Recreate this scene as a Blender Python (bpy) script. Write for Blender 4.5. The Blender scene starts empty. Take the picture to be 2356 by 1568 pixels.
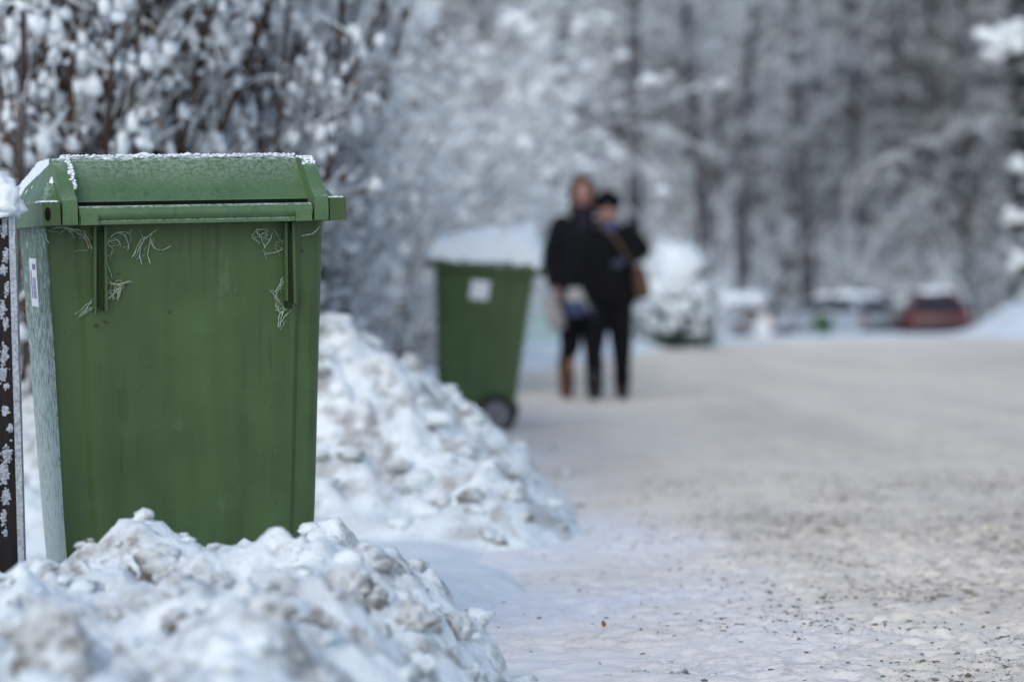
import bpy, bmesh, math, random
import numpy as np
from mathutils import Matrix, Vector, Euler

R = math.radians
scene = bpy.context.scene
col = scene.collection

# ------------------------------------------------------------------ camera, sky, sun, exposure
CAM_Z, F_PX, ROLL, PITCH = 0.78, 5563.0, -1.25, 0.97
cam_d = bpy.data.cameras.new('camera'); cam = bpy.data.objects.new('camera', cam_d); col.objects.link(cam)
cam_d.sensor_width = 36.0; cam_d.lens = 85.0; cam_d.clip_start = 0.05; cam_d.clip_end = 2000
CM = Matrix.Rotation(R(90 - PITCH), 4, 'X') @ Matrix.Rotation(R(ROLL), 4, 'Z')
cam.matrix_world = Matrix.Translation((0, 0, CAM_Z)) @ CM
cam_d.dof.use_dof = True; cam_d.dof.focus_distance = 5.02; cam_d.dof.aperture_fstop = 2.2
scene.camera = cam

SUN_EL, SUN_AZ = 38, 200          # azimuth clockwise from +Y: behind the camera, a little to the left
world = bpy.data.worlds.new('World'); scene.world = world; world.use_nodes = True
nt = world.node_tree; nt.nodes.clear()
sky = nt.nodes.new('ShaderNodeTexSky'); sky.sky_type = 'NISHITA'; sky.sun_disc = False
sky.sun_elevation = R(SUN_EL); sky.sun_rotation = R(SUN_AZ)
sky.air_density = 1.0; sky.dust_density = 1.2; sky.ozone_density = 0.35
bg = nt.nodes.new('ShaderNodeBackground'); bg.inputs['Strength'].default_value = 0.15
wo = nt.nodes.new('ShaderNodeOutputWorld')
nt.links.new(sky.outputs[0], bg.inputs[0]); nt.links.new(bg.outputs[0], wo.inputs[0])
sun_d = bpy.data.lights.new('sun', 'SUN'); sun_d.energy = 0.8; sun_d.angle = R(60); sun_d.color = (1, .985, .90)
sun = bpy.data.objects.new('sun', sun_d); col.objects.link(sun)
sdir = Vector((math.sin(R(SUN_AZ)) * math.cos(R(SUN_EL)), math.cos(R(SUN_AZ)) * math.cos(R(SUN_EL)), math.sin(R(SUN_EL))))
sun.rotation_euler = sdir.to_track_quat('Z', 'Y').to_euler()
vs = scene.view_settings
scene.display_settings.display_device = 'sRGB'
vs.view_transform = 'Standard'; vs.look = 'None'; vs.gamma = 1.0; vs.exposure = 0.34; vs.use_curve_mapping = False
scene.render.engine = 'CYCLES'
scene.cycles.use_denoising = True
scene.cycles.max_bounces = 6; scene.cycles.diffuse_bounces = 3; scene.cycles.transparent_max_bounces = 4
scene.cycles.use_adaptive_sampling = False

# ------------------------------------------------------------------ small helpers
rng = np.random.default_rng(7)
CM3 = np.array(CM.to_3x3())
def ray(px, py):                                  # direction of the photograph's pixel (2356 wide), y component 1
    d = CM3 @ np.array([(px - 1178) / F_PX, -(py - 784) / F_PX, -1.0])
    return d / d[1]
def at(px, py, Y):
    return np.array([0, 0, CAM_Z]) + ray(px, py) * Y

def smooth(t):
    t = np.clip(t, 0, 1); return t * t * (3 - 2 * t)
_P = np.random.default_rng(3).permutation(4096)
_G = np.random.default_rng(4).uniform(-1, 1, 4096)
def vnoise(p):                                    # value noise in 3-D, p (...,3) -> (-1..1)
    p = np.asarray(p, float); i = np.floor(p).astype(np.int64); f = p - i; f = f * f * f * (f * (f * 6 - 15) + 10)
    def h(dx, dy, dz):
        a = _P[(i[..., 0] + dx) & 4095]; b = _P[(a + i[..., 1] + dy) & 4095]; return _G[_P[(b + i[..., 2] + dz) & 4095]]
    fx, fy, fz = f[..., 0], f[..., 1], f[..., 2]
    l = lambda a, b, t: a + (b - a) * t
    return l(l(l(h(0,0,0), h(1,0,0), fx), l(h(0,1,0), h(1,1,0), fx), fy),
             l(l(h(0,0,1), h(1,0,1), fx), l(h(0,1,1), h(1,1,1), fx), fy), fz)
def fbm(p, o=4, gain=.5):
    p = np.asarray(p, float); s = 0; a = 1; t = 0
    for k in range(o):
        s = s + a * vnoise(p * 2.03 ** k + 17.3 * k); t += a; a *= gain
    return s / t
def v3(x, y, z=0):
    x, y, z = np.broadcast_arrays(x, y, z); return np.stack([x, y, z], -1)

class MB:
    """collects vertices and faces for one mesh"""
    def __init__(s): s.V = []; s.F = []; s.n = 0
    def add(s, V, F, mi=0):
        V = np.asarray(V, float).reshape(-1, 3)
        for f in (F if isinstance(F, list) else [F]):
            f = np.asarray(f, int)
            if f.ndim == 1: f = f[None]
            s.F.append((f + s.n, mi))
        s.V.append(V); s.n += len(V); return s
    def box(s, lo, hi, M=None, mi=0):
        x0, y0, z0 = lo; x1, y1, z1 = hi
        V = np.array([(x0,y0,z0),(x1,y0,z0),(x1,y1,z0),(x0,y1,z0),(x0,y0,z1),(x1,y0,z1),(x1,y1,z1),(x0,y1,z1)], float)
        if M is not None: V = V @ np.array(M.to_3x3()).T + np.array(M.translation)
        return s.add(V, np.array([(0,3,2,1),(4,5,6,7),(0,1,5,4),(1,2,6,5),(2,3,7,6),(3,0,4,7)]), mi)
    def loft(s, rings, caps=True, mi=0, colmi=None):
        rings = np.asarray(rings, float); K, N, _ = rings.shape
        q = []
        for k in range(K - 1):
            for j in range(N):
                q.append((k*N+j, k*N+(j+1) % N, (k+1)*N+(j+1) % N, (k+1)*N+j))
        q = np.array(q); F0 = s.n
        s.V.append(rings.reshape(-1, 3)); s.n += K * N
        cm = np.zeros(len(q), int) + mi if colmi is None else np.tile(np.asarray(colmi), K - 1)
        for m in np.unique(cm): s.F.append((q[cm == m] + F0, int(m)))
        if caps:
            s.F.append((np.arange(N)[::-1][None] + F0, mi)); s.F.append((np.arange((K-1)*N, K*N)[None] + F0, mi))
        return s
    def prism(s, poly, axis, a, b, mi=0):          # poly: 2-D points in the plane of the two other axes
        P = np.asarray(poly, float); rings = []
        for t in (a, b):
            if axis == 'x': rings.append(np.stack([np.full(len(P), t), P[:, 0], P[:, 1]], 1))
            elif axis == 'y': rings.append(np.stack([P[:, 0], np.full(len(P), t), P[:, 1]], 1))
            else: rings.append(np.stack([P[:, 0], P[:, 1], np.full(len(P), t)], 1))
        return s.loft(rings, True, mi)
    def tubes(s, P, rad, sides=4, mi=0):           # P (K,N,3), rad (K,N)
        P = np.asarray(P, float); rad = np.asarray(rad, float)
        if P.ndim == 2: P = P[None]; rad = rad[None]
        K, N, _ = P.shape
        if K == 0: return s
        T = np.gradient(P, axis=1); T /= np.linalg.norm(T, axis=2, keepdims=True) + 1e-9
        ref = np.where(np.abs(T[:, :1, 2:3]) > .8, np.array([1., 0, 0]), np.array([0, 0, 1.]))
        A = np.cross(T, np.broadcast_to(ref, T.shape)); A /= np.linalg.norm(A, axis=2, keepdims=True) + 1e-9
        B = np.cross(T, A)
        th = np.arange(sides) / sides * 2 * np.pi
        V = P[:, :, None] + rad[:, :, None, None] * (np.cos(th)[None, None, :, None] * A[:, :, None] + np.sin(th)[None, None, :, None] * B[:, :, None])
        k, n, j = np.meshgrid(np.arange(K), np.arange(N - 1), np.arange(sides), indexing='ij')
        i0 = (k * N + n) * sides; j1 = (j + 1) % sides
        q = np.stack([i0 + j, i0 + j1, i0 + sides + j1, i0 + sides + j], -1).reshape(-1, 4)
        return s.add(V, q, mi)
    def blobs(s, C, S, seed=0, rough=.25, rot=None, mi=0, lvl=1):   # lumpy ellipsoids: centres (K,3), sizes (K,3)
        C = np.asarray(C, float).reshape(-1, 3); S = np.asarray(S, float).reshape(-1, 3); K = len(C)
        U, F = ICO[lvl]
        off = np.random.default_rng(seed).uniform(0, 100, (K, 1, 3))
        d = 1 + rough * fbm(U[None] * 1.7 + off, 2)
        V = U[None] * d[..., None] * S[:, None]
        if rot is not None: V = np.einsum('kij,knj->kni', rot, V)
        V = V + C[:, None]
        return s.add(V, (F[None] + (np.arange(K) * len(U))[:, None, None]).reshape(-1, 3), mi)
    def build(s, name, mats, parent=None, smooth_angle=None, loc=None):
        me = bpy.data.meshes.new(name)
        V = np.concatenate(s.V) if s.V else np.zeros((0, 3))
        me.vertices.add(len(V)); me.vertices.foreach_set('co', V.ravel())
        idx = np.concatenate([f.ravel() for f, _ in s.F]); cnt = np.concatenate([np.full(len(f), f.shape[1]) for f, _ in s.F])
        mi = np.concatenate([np.full(len(f), m) for f, m in s.F])
        me.loops.add(len(idx)); me.loops.foreach_set('vertex_index', idx.astype(np.int32))
        me.polygons.add(len(cnt)); st = np.concatenate([[0], np.cumsum(cnt)[:-1]])
        me.polygons.foreach_set('loop_start', st.astype(np.int32)); me.polygons.foreach_set('loop_total', cnt.astype(np.int32))
        me.polygons.foreach_set('material_index', mi.astype(np.int32))
        me.polygons.foreach_set('use_smooth', np.full(len(cnt), smooth_angle is not None))
        for m in (mats if isinstance(mats, (list, tuple)) else [mats]): me.materials.append(m)
        me.update(calc_edges=True); me.validate()
        if smooth_angle is not None and smooth_angle < 180: me.set_sharp_from_angle(angle=R(smooth_angle))
        o = bpy.data.objects.new(name, me); col.objects.link(o)
        if parent is not None: o.parent = parent
        if loc is not None: o.location = loc
        return o
ICO = {}
for _l in (1, 2, 3, 4):
    _b = bmesh.new(); bmesh.ops.create_icosphere(_b, subdivisions=_l, radius=1)
    ICO[_l] = (np.array([v.co[:] for v in _b.verts]), np.array([[v.index for v in f.verts] for f in _b.faces])); _b.free()

def tag(o, label=None, cat=None, group=None, kind=None):
    for k, v in (('label', label), ('category', cat), ('group', group), ('kind', kind)):
        if v: o[k] = v
    return o
def thing(name, label, cat, loc=(0, 0, 0), group=None, M=None):
    o = bpy.data.objects.new(name, None); col.objects.link(o); o.empty_display_size = .1
    if M is not None: o.matrix_world = M
    else: o.location = loc
    return tag(o, label, cat, group)
def dup(root, loc, rz=0, scale=(1, 1, 1), label=None, group=None):
    r = root.copy(); col.objects.link(r); r.location = loc; r.rotation_euler = (0, 0, rz); r.scale = scale
    if label: r['label'] = label
    if group: r['group'] = group
    for ch in list(root.children):
        c = ch.copy(); col.objects.link(c); c.parent = r
        for g in ch.children:
            d = g.copy(); col.objects.link(d); d.parent = c
    return r

# ------------------------------------------------------------------ materials
def mat(name, color, rough=.7, spec=.3, build=None):
    m = bpy.data.materials.new(name); m.use_nodes = True
    b = m.node_tree.nodes['Principled BSDF']
    b.inputs['Base Color'].default_value = (*color, 1); b.inputs['Roughness'].default_value = rough
    b.inputs['Specular IOR Level'].default_value = spec
    if build: build(m.node_tree, b)
    return m
def N(t, kind, **kw):
    n = t.nodes.new(kind)
    for k, v in kw.items():
        if k.startswith('i_'): n.inputs[k[2:].replace('_', ' ')].default_value = v
        else: setattr(n, k, v)
    return n
def coords(t, scale=(1, 1, 1), src='Object'):
    c = N(t, 'ShaderNodeTexCoord'); m = N(t, 'ShaderNodeMapping'); m.inputs['Scale'].default_value = scale
    t.links.new(c.outputs[src], m.inputs[0]); return m.outputs[0]
def noise(t, vec, scale, detail=4, rough=.55):
    n = N(t, 'ShaderNodeTexNoise'); n.inputs['Scale'].default_value = scale; n.inputs['Detail'].default_value = detail; n.inputs['Roughness'].default_value = rough
    t.links.new(vec, n.inputs['Vector']); return n.outputs['Fac']
def ramp(t, fac, stops):
    r = N(t, 'ShaderNodeValToRGB'); e = r.color_ramp.elements
    while len(e) < len(stops): e.new(.5)
    for i, (p, c) in enumerate(stops):
        e[i].position = p; e[i].color = (c, c, c, 1) if not isinstance(c, tuple) else (*c, 1)
    t.links.new(fac, r.inputs[0]); return r.outputs[0]
def mix(t, fac, a, b):
    m = N(t, 'ShaderNodeMix', data_type='RGBA')
    for s, v in ((m.inputs['Factor'], fac), (m.inputs['A'], a), (m.inputs['B'], b)):
        if isinstance(v, (int, float)): s.default_value = v
        elif isinstance(v, tuple): s.default_value = (*v, 1)
        else: t.links.new(v, s)
    return m.outputs['Result']
def math_(t, op, a, b=None):
    m = N(t, 'ShaderNodeMath', operation=op)
    for s, v in ((m.inputs[0], a), (m.inputs[1], b)):
        if v is None: continue
        if isinstance(v, (int, float)): s.default_value = v
        else: t.links.new(v, s)
    return m.outputs[0]
def bump(t, b, h, strength, dist):
    n = N(t, 'ShaderNodeBump'); n.inputs['Strength'].default_value = strength; n.inputs['Distance'].default_value = dist
    t.links.new(h, n.inputs['Height']); t.links.new(n.outputs[0], b.inputs['Normal'])
def setc(t, b, c): t.links.new(c, b.inputs['Base Color'])

SNOW = (.79, .855, .885)
def _snow(t, b):
    v = coords(t); n = noise(t, v, 60, 5)
    setc(t, b, mix(t, ramp(t, noise(t, v, 9, 4), [(.35, 0.), (.7, 1.)]), SNOW, (.76, .81, .86)))
    bump(t, b, n, .5, .004)
M_snow = mat('snow', SNOW, .75, .2, _snow)
def _frost(t, b):
    v = coords(t); setc(t, b, mix(t, ramp(t, noise(t, v, 14, 3), [(.35, 0.), (.6, 1.)]), (.80, .85, .875), (.58, .62, .645)))
M_frost = mat('frosted_twig', (.75, .78, .82), .8, .2, _frost)
def _bank(t, b):                                    # ploughed verge: clean snow with sandy brown dirt in its own blotches
    v = coords(t)
    d1 = ramp(t, noise(t, v, 5.5, 6, .62), [(.55, 0.), (.66, 1.)])
    d2 = ramp(t, noise(t, v, 2.0, 2), [(.40, 0.), (.62, 1.)])
    d = math_(t, 'MULTIPLY', d1, d2)
    g = ramp(t, noise(t, v, 90, 3), [(.3, .55), (.65, 1.)])
    ge = N(t, 'ShaderNodeNewGeometry'); sz = N(t, 'ShaderNodeSeparateXYZ'); t.links.new(ge.outputs['Normal'], sz.inputs[0])
    open_ = ramp(t, sz.outputs['Z'], [(.66, 1.), (.95, .12)])       # snow has settled again on what lies flat; broken steep faces stay dirty
    d = math_(t, 'MULTIPLY', ramp(t, noise(t, v, 7.5, 6, .65), [(.46, 0.), (.58, 1.)]), open_)
    c = mix(t, math_(t, 'MULTIPLY', d, g), SNOW, (.26, .25, .24))
    sp = ramp(t, noise(t, v, 45, 3, .5), [(.64, 0.), (.72, .8)])
    c = mix(t, math_(t, 'MULTIPLY', sp, d2), c, (.22, .19, .165))
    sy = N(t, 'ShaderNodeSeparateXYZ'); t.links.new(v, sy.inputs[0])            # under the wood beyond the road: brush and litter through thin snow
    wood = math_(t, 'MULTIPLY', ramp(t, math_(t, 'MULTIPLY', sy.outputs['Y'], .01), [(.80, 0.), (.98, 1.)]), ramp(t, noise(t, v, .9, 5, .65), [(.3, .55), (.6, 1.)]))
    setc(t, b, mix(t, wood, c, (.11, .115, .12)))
    bump(t, b, noise(t, v, 38, 6, .6), .7, .014)
M_bank = mat('ploughed_snow', SNOW, .75, .2, _bank)
def _clod(t, b):
    v = coords(t)
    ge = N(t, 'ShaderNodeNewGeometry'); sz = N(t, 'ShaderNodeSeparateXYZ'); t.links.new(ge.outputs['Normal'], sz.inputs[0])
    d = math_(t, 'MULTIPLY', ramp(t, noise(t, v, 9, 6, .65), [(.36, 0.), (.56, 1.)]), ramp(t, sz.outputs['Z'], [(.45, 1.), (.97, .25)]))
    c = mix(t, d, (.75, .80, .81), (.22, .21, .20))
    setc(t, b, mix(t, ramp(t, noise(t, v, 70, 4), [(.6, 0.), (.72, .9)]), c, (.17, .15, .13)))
    bump(t, b, noise(t, v, 45, 6), .8, .012)
M_clod = mat('dirty_snow_clod', (.5, .47, .43), .85, .15, _clod)
def _road(t, b):                                    # packed snow, sanded and soiled by traffic, cleaner towards the verge
    v = coords(t); sx = N(t, 'ShaderNodeSeparateXYZ'); t.links.new(v, sx.inputs[0])
    n0 = noise(t, v, .7, 4)
    pos = math_(t, 'ADD', math_(t, 'MULTIPLY', sx.outputs['X'], .42), math_(t, 'MULTIPLY', math_(t, 'SUBTRACT', n0, .5), 1.3))
    far = math_(t, 'MULTIPLY', ramp(t, math_(t, 'MULTIPLY', sx.outputs['Y'], 1 / 40), [(.20, 0.), (.45, 1.)]), .5)
    wear = ramp(t, math_(t, 'ADD', pos, far), [(-.0, 0.), (.35, .8), (.9, 1.)])
    c = mix(t, wear, (.80, .81, .83), (.88, .785, .65))
    lane = ramp(t, noise(t, coords(t, (1.3, .10, 1)), 1.0, 4, .6), [(.42, 0.), (.60, .40)])       # lanes packed by tyres along the road
    c = mix(t, math_(t, 'MULTIPLY', lane, wear), c, (.57, .52, .46))
    c = mix(t, math_(t, 'MULTIPLY', ramp(t, pos, [(.30, 0.), (.75, .65)]), ramp(t, math_(t, 'MULTIPLY', sx.outputs['Y'], 1 / 40), [(.145, 1.), (.26, 0.)])), c, (.45, .395, .335))
    mot = ramp(t, noise(t, coords(t, (.6, 1, 1)), 3.2, 5, .7), [(.50, 0.), (.68, .42)])
    c = mix(t, math_(t, 'MULTIPLY', mot, wear), c, (.46, .42, .38))
    ice = ramp(t, noise(t, coords(t, (1, .45, 1)), 1.6, 3), [(.60, 0.), (.72, .65)])
    c = mix(t, math_(t, 'MULTIPLY', math_(t, 'MULTIPLY', ice, wear), .55), c, (.44, .45, .48))
    s1 = ramp(t, noise(t, coords(t, (.8, 1.2, 1)), 24, 5, .6), [(.55, 0.), (.58, 1.)])
    s2 = ramp(t, noise(t, v, 2.3, 3), [(.38, .15), (.65, 1.)])
    s3 = math_(t, 'MULTIPLY', math_(t, 'MULTIPLY', s1, s2), math_(t, 'MULTIPLY', ramp(t, pos, [(.05, .12), (.75, 1.)]), ramp(t, math_(t, 'MULTIPLY', sx.outputs['Y'], 1 / 40), [(.20, 1.), (.5, .15)])))
    c = mix(t, s3, c, (.11, .095, .08))
    gr = ramp(t, noise(t, v, 160, 3), [(.62, 0.), (.7, .8)])
    setc(t, b, mix(t, math_(t, 'MULTIPLY', gr, s2), c, (.25, .22, .2)))
    bump(t, b, noise(t, v, 30, 7, .62), .5, .008)
M_road = mat('packed_road_snow', (.6, .57, .53), .7, .2, _road)

def plastic(name, a, b_, dirt=.5, frostamt=1.0, spk=.70):
    def f(t, b):
        v = coords(t)
        streak = ramp(t, noise(t, coords(t, (14, 14, .8)), 1.0, 4), [(.3, 0.), (.7, 1.)])
        c = mix(t, streak, a, b_)
        cl = ramp(t, noise(t, v, 7, 4), [(.35, 0.), (.7, dirt)])
        c = mix(t, cl, c, tuple(x * .72 for x in a))
        sp = ramp(t, noise(t, v, 260, 2), [(spk, 0.), (spk + .07, .5)])
        c = mix(t, sp, c, (.24, .34, .24))
        gr = ramp(t, noise(t, v, 55, 2, .5), [(.765, 0.), (.775, .8)])
        c = mix(t, gr, c, (.02, .025, .015))
        scf = ramp(t, noise(t, coords(t, (9, 9, 3)), 1.3, 7, .75), [(.60, 0.), (.72, .35)])
        c = mix(t, scf, c, (.16, .22, .14))
        drip = math_(t, 'MULTIPLY', ramp(t, noise(t, coords(t, (55, 55, 1.2)), 1.0, 5, .6), [(.54, 0.), (.66, .55)]), ramp(t, noise(t, v, 3.5, 3), [(.42, 0.), (.62, 1.)]))
        c = mix(t, drip, c, tuple(x * .5 for x in a))
        # hoar frost grown on faces that look up
        g = N(t, 'ShaderNodeNewGeometry'); sz = N(t, 'ShaderNodeSeparateXYZ'); t.links.new(g.outputs['Normal'], sz.inputs[0])
        up = ramp(t, sz.outputs['Z'], [(.72, 0.), (.98, 1.)])
        fr = math_(t, 'MULTIPLY', up, ramp(t, noise(t, v, 120, 5, .7), [(.40, 0.), (.62, frostamt)]))
        setc(t, b, mix(t, fr, c, (.62, .70, .68)))
        t.links.new(math_(t, 'ADD', math_(t, 'MULTIPLY', noise(t, v, 18, 3), .25), .33), b.inputs['Roughness'])
        bump(t, b, noise(t, v, 420, 3), .25, .0006)
    return mat(name, a, .5, .35, f)
M_green = plastic('green_plastic', (.047, .088, .032), (.069, .122, .045))
M_green2 = plastic('green_plastic_lid', (.068, .136, .060), (.092, .166, .076), .3, 1., .635)
def _weath(t, b):                                   # sun-bleached, scuffed side: white crazing over the green, worse towards the ground
    sep = N(t, 'ShaderNodeSeparateXYZ'); v0 = coords(t); t.links.new(v0, sep.inputs[0])
    low = ramp(t, sep.outputs['Z'], [(.30, 1.), (.66, .55), (.9, .12)])
    v = coords(t, (45, 45, 24)); n = noise(t, v, 1.8, 6, .7)
    crack = ramp(t, math_(t, 'ADD', n, math_(t, 'MULTIPLY', low, .20)), [(.56, 0.), (.64, 1.)])
    st = ramp(t, noise(t, coords(t, (120, 120, 4)), 1, 4), [(.40, .0), (.75, .6)])
    c = mix(t, st, (.07, .125, .085), (.30, .36, .34))
    setc(t, b, mix(t, crack, c, (.40, .47, .45)))
M_weath = mat('weathered_plastic', (.3, .36, .33), .7, .25, _weath)
M_label = mat('white_sticker', (.74, .75, .80), .45, .4)
M_ink = mat('printed_ink', (.16, .17, .28), .6, .2)
M_hole = mat('dark_hole', (.006, .008, .006), .9, .1)
M_web = mat('frosted_thread', (.34, .44, .35), .9, .1)
M_rib_shade = mat('rib_shade_green', (.022, .036, .017), .85, .1)  # darker green, paints in the shade between the ribs
M_debris = mat('dry_debris', (.10, .06, .035), .9, .1)
M_rubber = mat('black_rubber', (.018, .018, .02), .7, .3)
M_hub = mat('grey_hub', (.16, .17, .19), .5, .4)
def _postw(t, b):
    v = coords(t, (30, 30, 2)); n = noise(t, v, 1.5, 6, .65)
    setc(t, b, mix(t, ramp(t, n, [(.35, 0.), (.7, 1.)]), (.006, .005, .006), (.022, .018, .018)))
    bump(t, b, n, .6, .004)
M_postwood = mat('tarred_wood', (.02, .016, .016), .75, .2, _postw)
def _postf(t, b):
    v = coords(t); setc(t, b, mix(t, ramp(t, noise(t, v, 170, 4, .7), [(.35, 0.), (.65, 1.)]), (.20, .22, .25), (.46, .50, .55)))
M_postfrost = mat('hoar_frosted_wood', (.3, .33, .36), .85, .15, _postf)
def bark(name, a, b_, fr):
    def f(t, b):
        v = coords(t, (6, 6, 2)); c = mix(t, ramp(t, noise(t, v, 2, 5), [(.35, 0.), (.7, 1.)]), a, b_)
        setc(t, b, mix(t, ramp(t, noise(t, coords(t), 3.5, 5, .65), [(.52, 0.), (.66, fr)]), c, (.55, .58, .62)))
    return mat(name, a, .9, .1, f)
M_bark = bark('grey_bark', (.030, .029, .032), (.07, .066, .07), .5)
M_stem = bark('brown_stem', (.040, .026, .019), (.105, .070, .052), .16)
M_leaf = mat('withered_leaf', (.14, .078, .05), .8, .2)
M_needle = mat('dark_needles', (.018, .028, .024), .8, .2)
M_juniper = mat('juniper_foliage', (.05, .085, .075), .8, .2)
M_orange = mat('fallen_leaf', (.22, .085, .03), .7, .2)

# ------------------------------------------------------------------ terrain
_ey = [0, 4, 7, 9.4, 11, 13, 15, 20, 25, 31, 36, 41, 46, 60, 200]
_ex = [.25, .25, .34, .42, .20, -.16, -.16, .02, .15, 1.5, 2.6, 4.2, 9.5, 18, 60]
def edge(y): return np.interp(y, _ey, _ex)
def zroad(y): return -.68 * smooth((y - 37) / 30)
_cpx = [-400, -100, 0, 100, 180, 240, 320, 420, 500, 620, 720, 780, 900, 1000, 1100, 1180, 1260, 1400]
_cpy = [1310, 1318, 1320, 1328, 1322, 1275, 1262, 1258, 1270, 1255, 1218, 1232, 1300, 1368, 1455, 1535, 1620, 1760]
_crest = np.array([at(a, b, 4.45) for a, b in zip(_cpx, _cpy)])
def smin(a, b, k=.08):
    h = np.clip(.5 + .5 * (b - a) / k, 0, 1); return b + (a - b) * h - k * h * (1 - h)
def domes(x, y, cell, seed, prob=.6):
    """packed rounded lumps: height of the highest dome over each point"""
    wx = x + .25 * cell * fbm(v3(x / cell * .9, y / cell * .9, seed), 2); wy = y + .25 * cell * fbm(v3(x / cell * .9, y / cell * .9, seed + 50.), 2)
    ix = np.floor(wx / cell).astype(np.int64); iy = np.floor(wy / cell).astype(np.int64); out = np.zeros(wx.shape)
    for dx in (-1, 0, 1):
        for dy in (-1, 0, 1):
            a = _P[(ix + dx + seed * 31) & 4095]; b = _P[(a + iy + dy) & 4095]; c = _P[(b + 7) & 4095]; d = _P[(c + 3) & 4095]; e = _P[(d + 5) & 4095]
            jx = (ix + dx + .5 + .45 * _G[b]) * cell; jy = (iy + dy + .5 + .45 * _G[c]) * cell; r = cell * (.42 + .40 * (_G[d] * .5 + .5) ** 1.5)
            q = 1 - ((wx - jx) ** 2 + (wy - jy) ** 2) / r ** 2
            out = np.maximum(out, np.where(_G[e] * .5 + .5 < prob, np.sqrt(np.clip(q, 0, 1)) * r, 0))
    return out
def hground(x, y):
    x, y = np.broadcast_arrays(np.asarray(x, float), np.asarray(y, float))
    e = edge(y)
    base = zroad(y) - .10 + .13 * smooth((e + .25 * fbm(v3(x * 1.1, y * 1.1, 5.1), 3) - x) / .55)
    n1 = fbm(v3(x * 3.2, y * 3.2, 1.7), 3); n2 = fbm(v3(x * 9, y * 9, 8.7), 4, .55); n3 = fbm(v3(x * 30, y * 30, 3.3), 3)
    # long ploughed bank on the verge
    H = np.interp(y, [7, 9, 12, 13.2, 13.9, 14.6, 16, 25, 40, 60], [.66, .66, .50, .36, .22, .17, .18, .16, .08, .05])
    dd = np.maximum(e + .05 - x, 0); side = .60 * dd ** 1.7; front = (y - 7.45) * .5 + .12 * fbm(v3(x * 2, y * 2, 0), 2)
    B = smin(smin(side, front, .12), H, .16)
    B = np.maximum(B, -.02)
    amp = smooth(B / .18)
    bank = B + amp * (.070 * n1 + .035 * n2 + .016 * n3 + .40 * domes(x, y, .26, 3, .5) + .45 * domes(x, y, .10, 5, .5) - .045)
    # the heap shovelled up in front of the bin
    cz = np.interp(x, _crest[:, 0], _crest[:, 2])
    back = 1 - smooth((y - 4.42) / .5) * .97
    frontf = smooth((y - 1.7) / 1.2)
    P = np.maximum(cz, 0) * back * frontf
    P = P * (1 - .10 * smooth((3.9 - y) / 1.0))
    pa = smooth(P / .14) * smooth((5.0 - y) / .3)
    heap = P + pa * (.012 * n1 + .016 * n2 + .014 * n3 + .45 * domes(x, y, .15, 7, .62) + .5 * domes(x, y, .062, 9, .6) + .45 * domes(x, y, .028, 11, .5) - .055)
    # far bank on the right, and the wooded rise beyond
    rb = .75 * smooth((x - 8.0 - .18 * (y - 44)) / 1.8) * smooth((y - 36) / 6) * (1 - smooth((y - 56) / 8))
    hill = 34 * smooth((y - 95) / 110) + 2.2 * smooth((y - 72) / 25)
    flat = .012 * n1 + .006 * n2
    return base + np.maximum(np.maximum(bank, 0), 0) * (1 - smooth((y - 55) / 15)) + np.maximum(heap, 0) + rb * (1 + .2 * n1) + hill + flat
def ground_hit(px, py, y0=2.4, y1=60, n=6000):
    Y = np.linspace(y0, y1, n); d = ray(px, py); P = np.array([0, 0, CAM_Z]) + d[None] * Y[:, None]
    h = np.maximum(hground(P[:, 0], P[:, 1]), zroad(P[:, 1])); k = np.argmax(P[:, 2] <= h)
    return P[k]
def gz(x, y): return float(max(hground(x, y), zroad(np.asarray(y, float))))

def grid(name, xs, ys, hf, m):
    X, Y = np.meshgrid(xs, ys); V = v3(X, Y, hf(X, Y)).reshape(-1, 3); nx = len(xs)
    j, i = np.meshgrid(np.arange(len(ys) - 1), np.arange(nx - 1), indexing='ij'); a = (j * nx + i).ravel()
    return MB().add(V, np.stack([a, a + 1, a + 1 + nx, a + nx], 1)).build(name, m, smooth_angle=180)
ar = np.arange
xs = np.concatenate([np.linspace(-90, -8, 30), ar(-7.5, -4, .15), ar(-4, -1.75, .04), ar(-1.75, .62, .0125), ar(.65, 1.5, .06), ar(1.6, 4, .3), ar(4.2, 14, .4), np.linspace(15, 90, 26)])
ys = np.concatenate([np.linspace(-40, 1, 12), ar(1.2, 2.4, .08), ar(2.4, 5.0, .0125), ar(5.0, 10, .03), ar(10, 17, .045), ar(17, 46, .2), ar(46, 100, 1.), np.linspace(102, 260, 40)])
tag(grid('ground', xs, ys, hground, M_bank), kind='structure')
def hroad(x, y):
    return zroad(y) + .010 * fbm(v3(x * 2.2, y * 2.2, 2.), 2) + .010 * fbm(v3(x * 16, y * 16, 9.), 3) + .020 * np.minimum(fbm(v3(x * 44, y * 38, 6.), 3), .10) * smooth((10 - y) / 3) * (.35 + .65 * smooth((x + .1) / .8)) + .5 * domes(x, y, .034, 13, .20) * smooth((x - .0) / 1.5) * (1 - smooth((y - 9) / 3))
xs = np.concatenate([ar(-1.2, 2.4, .013), ar(2.4, 6, .08), np.linspace(6.2, 40, 40)])
ys = np.concatenate([np.linspace(-12, 3.8, 12), ar(4.4, 8, .014), ar(8, 20, .05), ar(20, 75, .5)])
tag(grid('road', xs, ys, hroad, M_road), kind='structure')

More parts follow.
